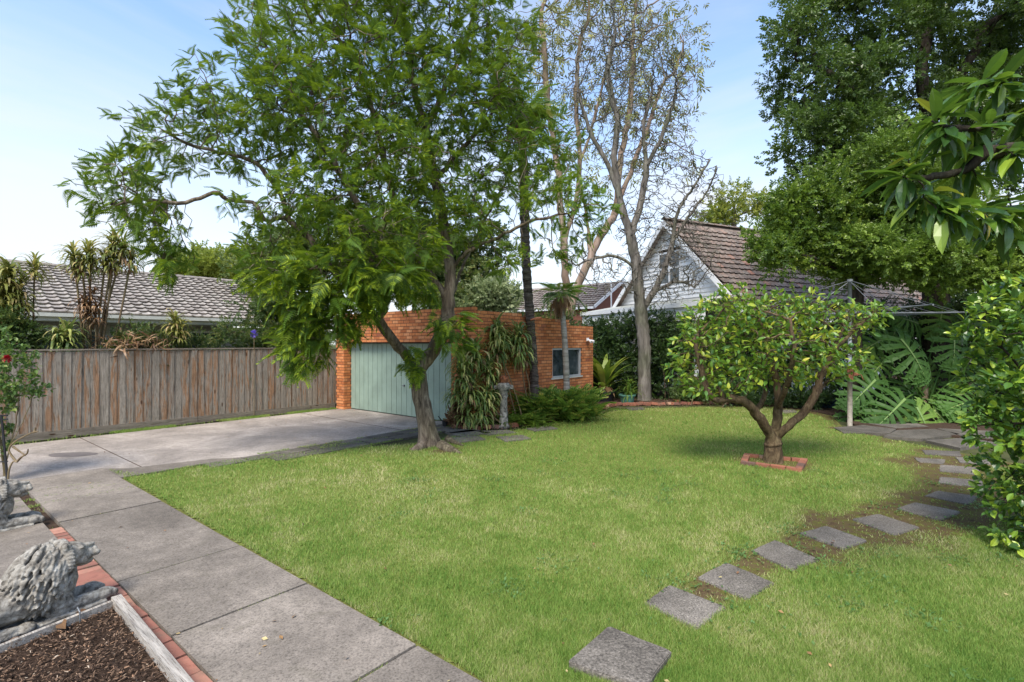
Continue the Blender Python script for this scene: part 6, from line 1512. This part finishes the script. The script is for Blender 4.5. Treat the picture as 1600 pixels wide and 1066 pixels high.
# ------------------------------------------------------------------ mulch bed with timber edge and wire hooks
zc_ = .10
cn = G(187, 931, zc_)          # corner
bed = thing('mulch_bed_frame', 'grey timber edging boards round the bark mulch bed in the bottom left corner', 'garden edging', (*cn, 0))
axu = [[*U, 0], [*V, 0], [0, 0, 1]]
dR = norm(np.array(G(298, 1066, zc_) - cn)); c = cn + dR * 1.2; sd = np.array([dR[1], -dR[0]]) 
if sd @ U > 0: sd = -sd
mb = MB(); mb.box((*(c + sd * .022), zc_ - .08), (2.4, .062, .18), [[*dR, 0], [*sd, 0], [0, 0, 1]]); part('side_board', mb, M_sleeper, bed)
dB = norm(np.array(G(0, 1005, zc_) - cn)); sb = np.array([-dB[1], dB[0]]); sb = sb if sb @ V > 0 else -sb
c = cn + dB * 1.02; mb = MB(); mb.box((*(c - sb * .02), zc_ - .085), (1.95, .032, .16), [[*dB, 0], [*sb, 0], [0, 0, 1]]); part('back_board', mb, M_sleeper, bed)
for s_ in (.28, .92):
    c = cn + dB * s_ - sb * .02; e = c - sb * .03; mb = MB(); mb.tube([[*(e - sb * .0), zc_ - .06], [*e, zc_ + .02], [*(c), zc_ + .045], [*(c + sb * .02), zc_ + .02]], .005, 6); part('wire_hook', mb, M_steel, bed)
mb = MB(); poly = [cn, cn + dR * 2.4, cn + dR * 2.4 + dB * 2, cn + dB * 2]; mb.prism(poly, -.05, .045); struct('mulch_bed', mb, soilmat("mulch", (0.02, 0.013, 0.009), (0.05, 0.032, 0.022), (0.10, 0.066, 0.045)))
M_chip = leafmat("bark_chip", [(0, (0.025, 0.016, 0.012)), (0.5, (0.09, 0.055, 0.036)), (0.85, (0.20, 0.13, 0.085)), (0.95, (0.34, 0.20, 0.12)), (1, (0.5, 0.42, 0.32))], (0.1, 0.05, 0.03), 0.0, .85, .2)
n = 15000; ab = RS.rand(n, 2); T2_ = cn + dR * (.05 + ab[:, :1] * 2.2) + dB * (.05 + ab[:, 1:] * 1.6); T = np.c_[T2_, .052 + .02 * RS.rand(n)]; D = norm(np.c_[RS.randn(n, 2), RS.randn(n) * .35])
CH = (np.array([[-.2, 0, 0], [.2, 0, 0], [.16, 1, .03], [-.12, .9, .0], [0, .1, .14], [0, .9, .12]]), np.array([[0, 1, 4, 4], [0, 4, 5, 3], [1, 2, 5, 4], [3, 5, 2, 2]]))
CH = (CH[0], np.array([[0, 4, 5, 3], [1, 2, 5, 4]])); S = RS.uniform(.008, .03, n); S3 = np.stack([S * RS.uniform(.4, 1.2, n), S, S * .8], 1)
mb = MB(); mb.scat(CH, frames(D, roll=.5), T, S3, RS.rand(n) ** 1.2); put('bark_mulch', mb.mesh('bark_mulch'), M_chip, kind='stuff')
n = 5000; a = RS.rand(n) * .0; s_ = RS.uniform(0, 12, n); T = []
for k in range(n):
    T.append(C0 + U * RS.uniform(.1, 9) + nS * RS.uniform(.0, 4.2))
T = np.array(T); T = T[~inside(T, LAWN)]; T = T[(T - C0) @ nS > .02]; n = len(T); D = norm(np.c_[RS.randn(n, 2), RS.randn(n) * .4]); S = RS.uniform(.015, .06, n)
mb = MB(); mb.scat(CH, frames(D, roll=.5), np.c_[T, np.full(n, .035)], np.stack([S * .7, S, S], 1), RS.rand(n)); put('bark_litter', mb.mesh('bark_litter'), M_chip, kind='stuff')
# big dry leaves on the mulch
for (x, y, s_, lb_) in ((95, 975, .12, 'curled pale dry leaf lying on the mulch'), (120, 958, .10, 'reddish dry leaf leaning on the back board'), (178, 948, .07, 'small rusty leaf near the corner of the mulch bed'), (12, 1005, .08, 'tan dry leaf at the left edge of the mulch')):
    b = G(x, y, .07); mb = MB(); mb.scat(leaf_tmpl(.55, .12, .25), frames(np.array([[1, RS.randn(), .25]]), roll=.6), np.array([[*b, .08]]), np.array([s_])); solo('dry_leaf', mb, L_dead, lb_, 'leaf')

# ------------------------------------------------------------------ stone lions
M_lion, nt, b, _ = nodemat("weathered_lion_stone"); p = coords(nt, 'Object')
f = noise(nt, p, 15, 8, .75, .5); r_ = ramp(nt, [(.36, (0.07, 0.063, 0.052)), (.47, (0.22, 0.20, 0.17)), (.58, (0.34, 0.32, 0.28)), (.7, (0.55, 0.53, 0.48))]); nt.links.new(f, r_.inputs[0])
nt.links.new(r_.outputs[0], b.inputs['Base Color']); b.inputs['Roughness'].default_value = .95; b.inputs['Specular IOR Level'].default_value = .15
bump(nt, b, math_(nt, 'ADD', noise(nt, p, 60, 5, .7), noise(nt, p, 22, 4, .7)), .5, .008)
def ico(c, r, rot=None, sub=2):
    import bmesh
    bm = bmesh.new(); bmesh.ops.create_icosphere(bm, subdivisions=sub, radius=1.0); Vv = np.array([v.co for v in bm.verts]); F_ = np.array([[v.index for v in f.verts] for f in bm.faces]); bm.free()
    Vv = Vv * np.array(r)
    if rot is not None: Vv = Vv @ rot
    return Vv + np.array(c), F_
def rotm(d, up=(0, 0, 1)):
    d = norm(np.array(d, float)); x = norm(np.cross(d, up) + 1e-6); return np.array([x, d, np.cross(x, d)])
def lion_mesh():
    """lying lion, y forward, z up, x to its right; about 1 m long, head 0.55 high"""
    mb = MB(); add = lambda c, r, rot=None, sub=2: mb.add(*ico(c, r, rot, sub))
    mb.box((0, -.12, .02), (.34, 1.15, .05))                                   # plinth
    add((0, -.10, .20), (.135, .36, .13)); add((0, -.38, .19), (.16, .20, .16)); add((0, .08, .22), (.14, .20, .17))
    for s in (-1, 1):
        add((.13 * s, -.36, .15), (.075, .17, .14), rotm((0, 1, .3))); add((.15 * s, -.24, .07), (.05, .19, .045)); add((.15 * s, -.06, .06), (.055, .07, .04))   # haunch, hind foot
        add((.10 * s, .16, .12), (.06, .10, .12)); add((.10 * s, .33, .085), (.05, .18, .05)); add((.10 * s, .46, .08), (.060, .075, .05))     # fore leg, paw
        for t in (-.03, -.01, .01, .03): add((.10 * s + t, .52, .07), (.015, .035, .032))
    add((0, .09, .31), (.165, .19, .21)); add((0, .14, .42), (.14, .13, .12)); add((0, .08, .24), (.17, .20, .16)); add((0, .22, .28), (.12, .10, .16))            # neck and mane
    add((0, .27, .45), (.10, .12, .10)); add((0, .365, .42), (.070, .085, .056)); add((0, .435, .445), (.040, .022, .026)); add((0, .36, .36), (.055, .075, .03)); add((0, .35, .485), (.034, .10, .022)) # skull, muzzle, nose, jaw, bridge
    for s in (-1, 1):
        add((.10 * s, .20, .545), (.034, .022, .04)); add((.045 * s, .43, .418), (.028, .035, .026))
    rs = np.random.RandomState(4)
    for k in range(340):                                                        # mane locks in overlapping rows
        zz = 1 - 2 * (k + .5) / 340; ph = k * 2.39996; rr2 = math.sqrt(1 - zz * zz); d = np.array([rr2 * math.cos(ph), rr2 * math.sin(ph), zz])
        d = norm(d + rs.randn(3) * .06); c0 = np.array([0, .09, .33]); c = c0 + d * np.array([.17, .20, .235])
        if c[1] > .20 and abs(c[0]) < .11 and c[2] > .34: continue
        if c[2] < .11: continue
        fl = norm(np.array([d[0] * .5, -.5 + d[1] * .3, -.8])); sd_ = norm(np.cross(fl, d)) * rs.uniform(-.012, .012)
        add(c, (.013, .05, .021), rotm(fl, d), 1); add(c + fl * .045 + sd_, (.010, .03, .016), rotm(fl + sd_ * 20, d), 1)
    for k in range(26):                                                         # ruff of locks framing the face
        a = -0.6 + 4.3 * k / 25; add((.125 * math.cos(a), .215, .425 + .125 * math.sin(a)), (.022, .035, .05), rotm((math.cos(a) * .5, -.6, math.sin(a) * .5), (math.cos(a), 0, math.sin(a))), 1)
    for s in (-1, 1):
        add((.062 * s, .325, .50), (.035, .02, .012), rotm((s * .3, 1, -.2)))       # brow
        add((.05 * s, .33, .40), (.045, .05, .04))                                  # cheek
    for k in range(10):                                                         # tail along the side
        t = k / 9; add((.17 + .02 * math.sin(t * 3), -.5 + .42 * t, .055), (.022, .04, .022), None, 1)
    add((.18, -.06, .06), (.035, .05, .03))
    return mb
lm = lion_mesh().mesh('stone_lion', (0, 0, 0), True); lm.materials.append(M_lion)
def lion(label, px, py, dirx, sc=1.0):
    c = G(px, py); o = put('stone_lion', lm, None, label=label, cat='statue', group='pair of stone lions', loc=(c[0], c[1], 0.0)); o.rotation_euler = (0, 0, math.atan2(dirx[1], dirx[0]) - math.pi / 2); o.scale = (sc,) * 3
    m = o.modifiers.new('blend', 'REMESH'); m.mode = 'VOXEL'; m.voxel_size = .0065; m.use_smooth_shade = True
    tx = bpy.data.textures.new('wear', 'CLOUDS'); tx.noise_scale = .035; tx.noise_depth = 3; dm = o.modifiers.new('wear', 'DISPLACE'); dm.texture = tx; dm.strength = .006; dm.mid_level = .5
    return o
l1 = lion('nearer weathered stone lion lying behind the mulch bed', 40, 981, dB * -1.0, .96)
l2 = lion('farther weathered stone lion lying at the left edge beyond the porch slab', -42, 838, U, 1.0)
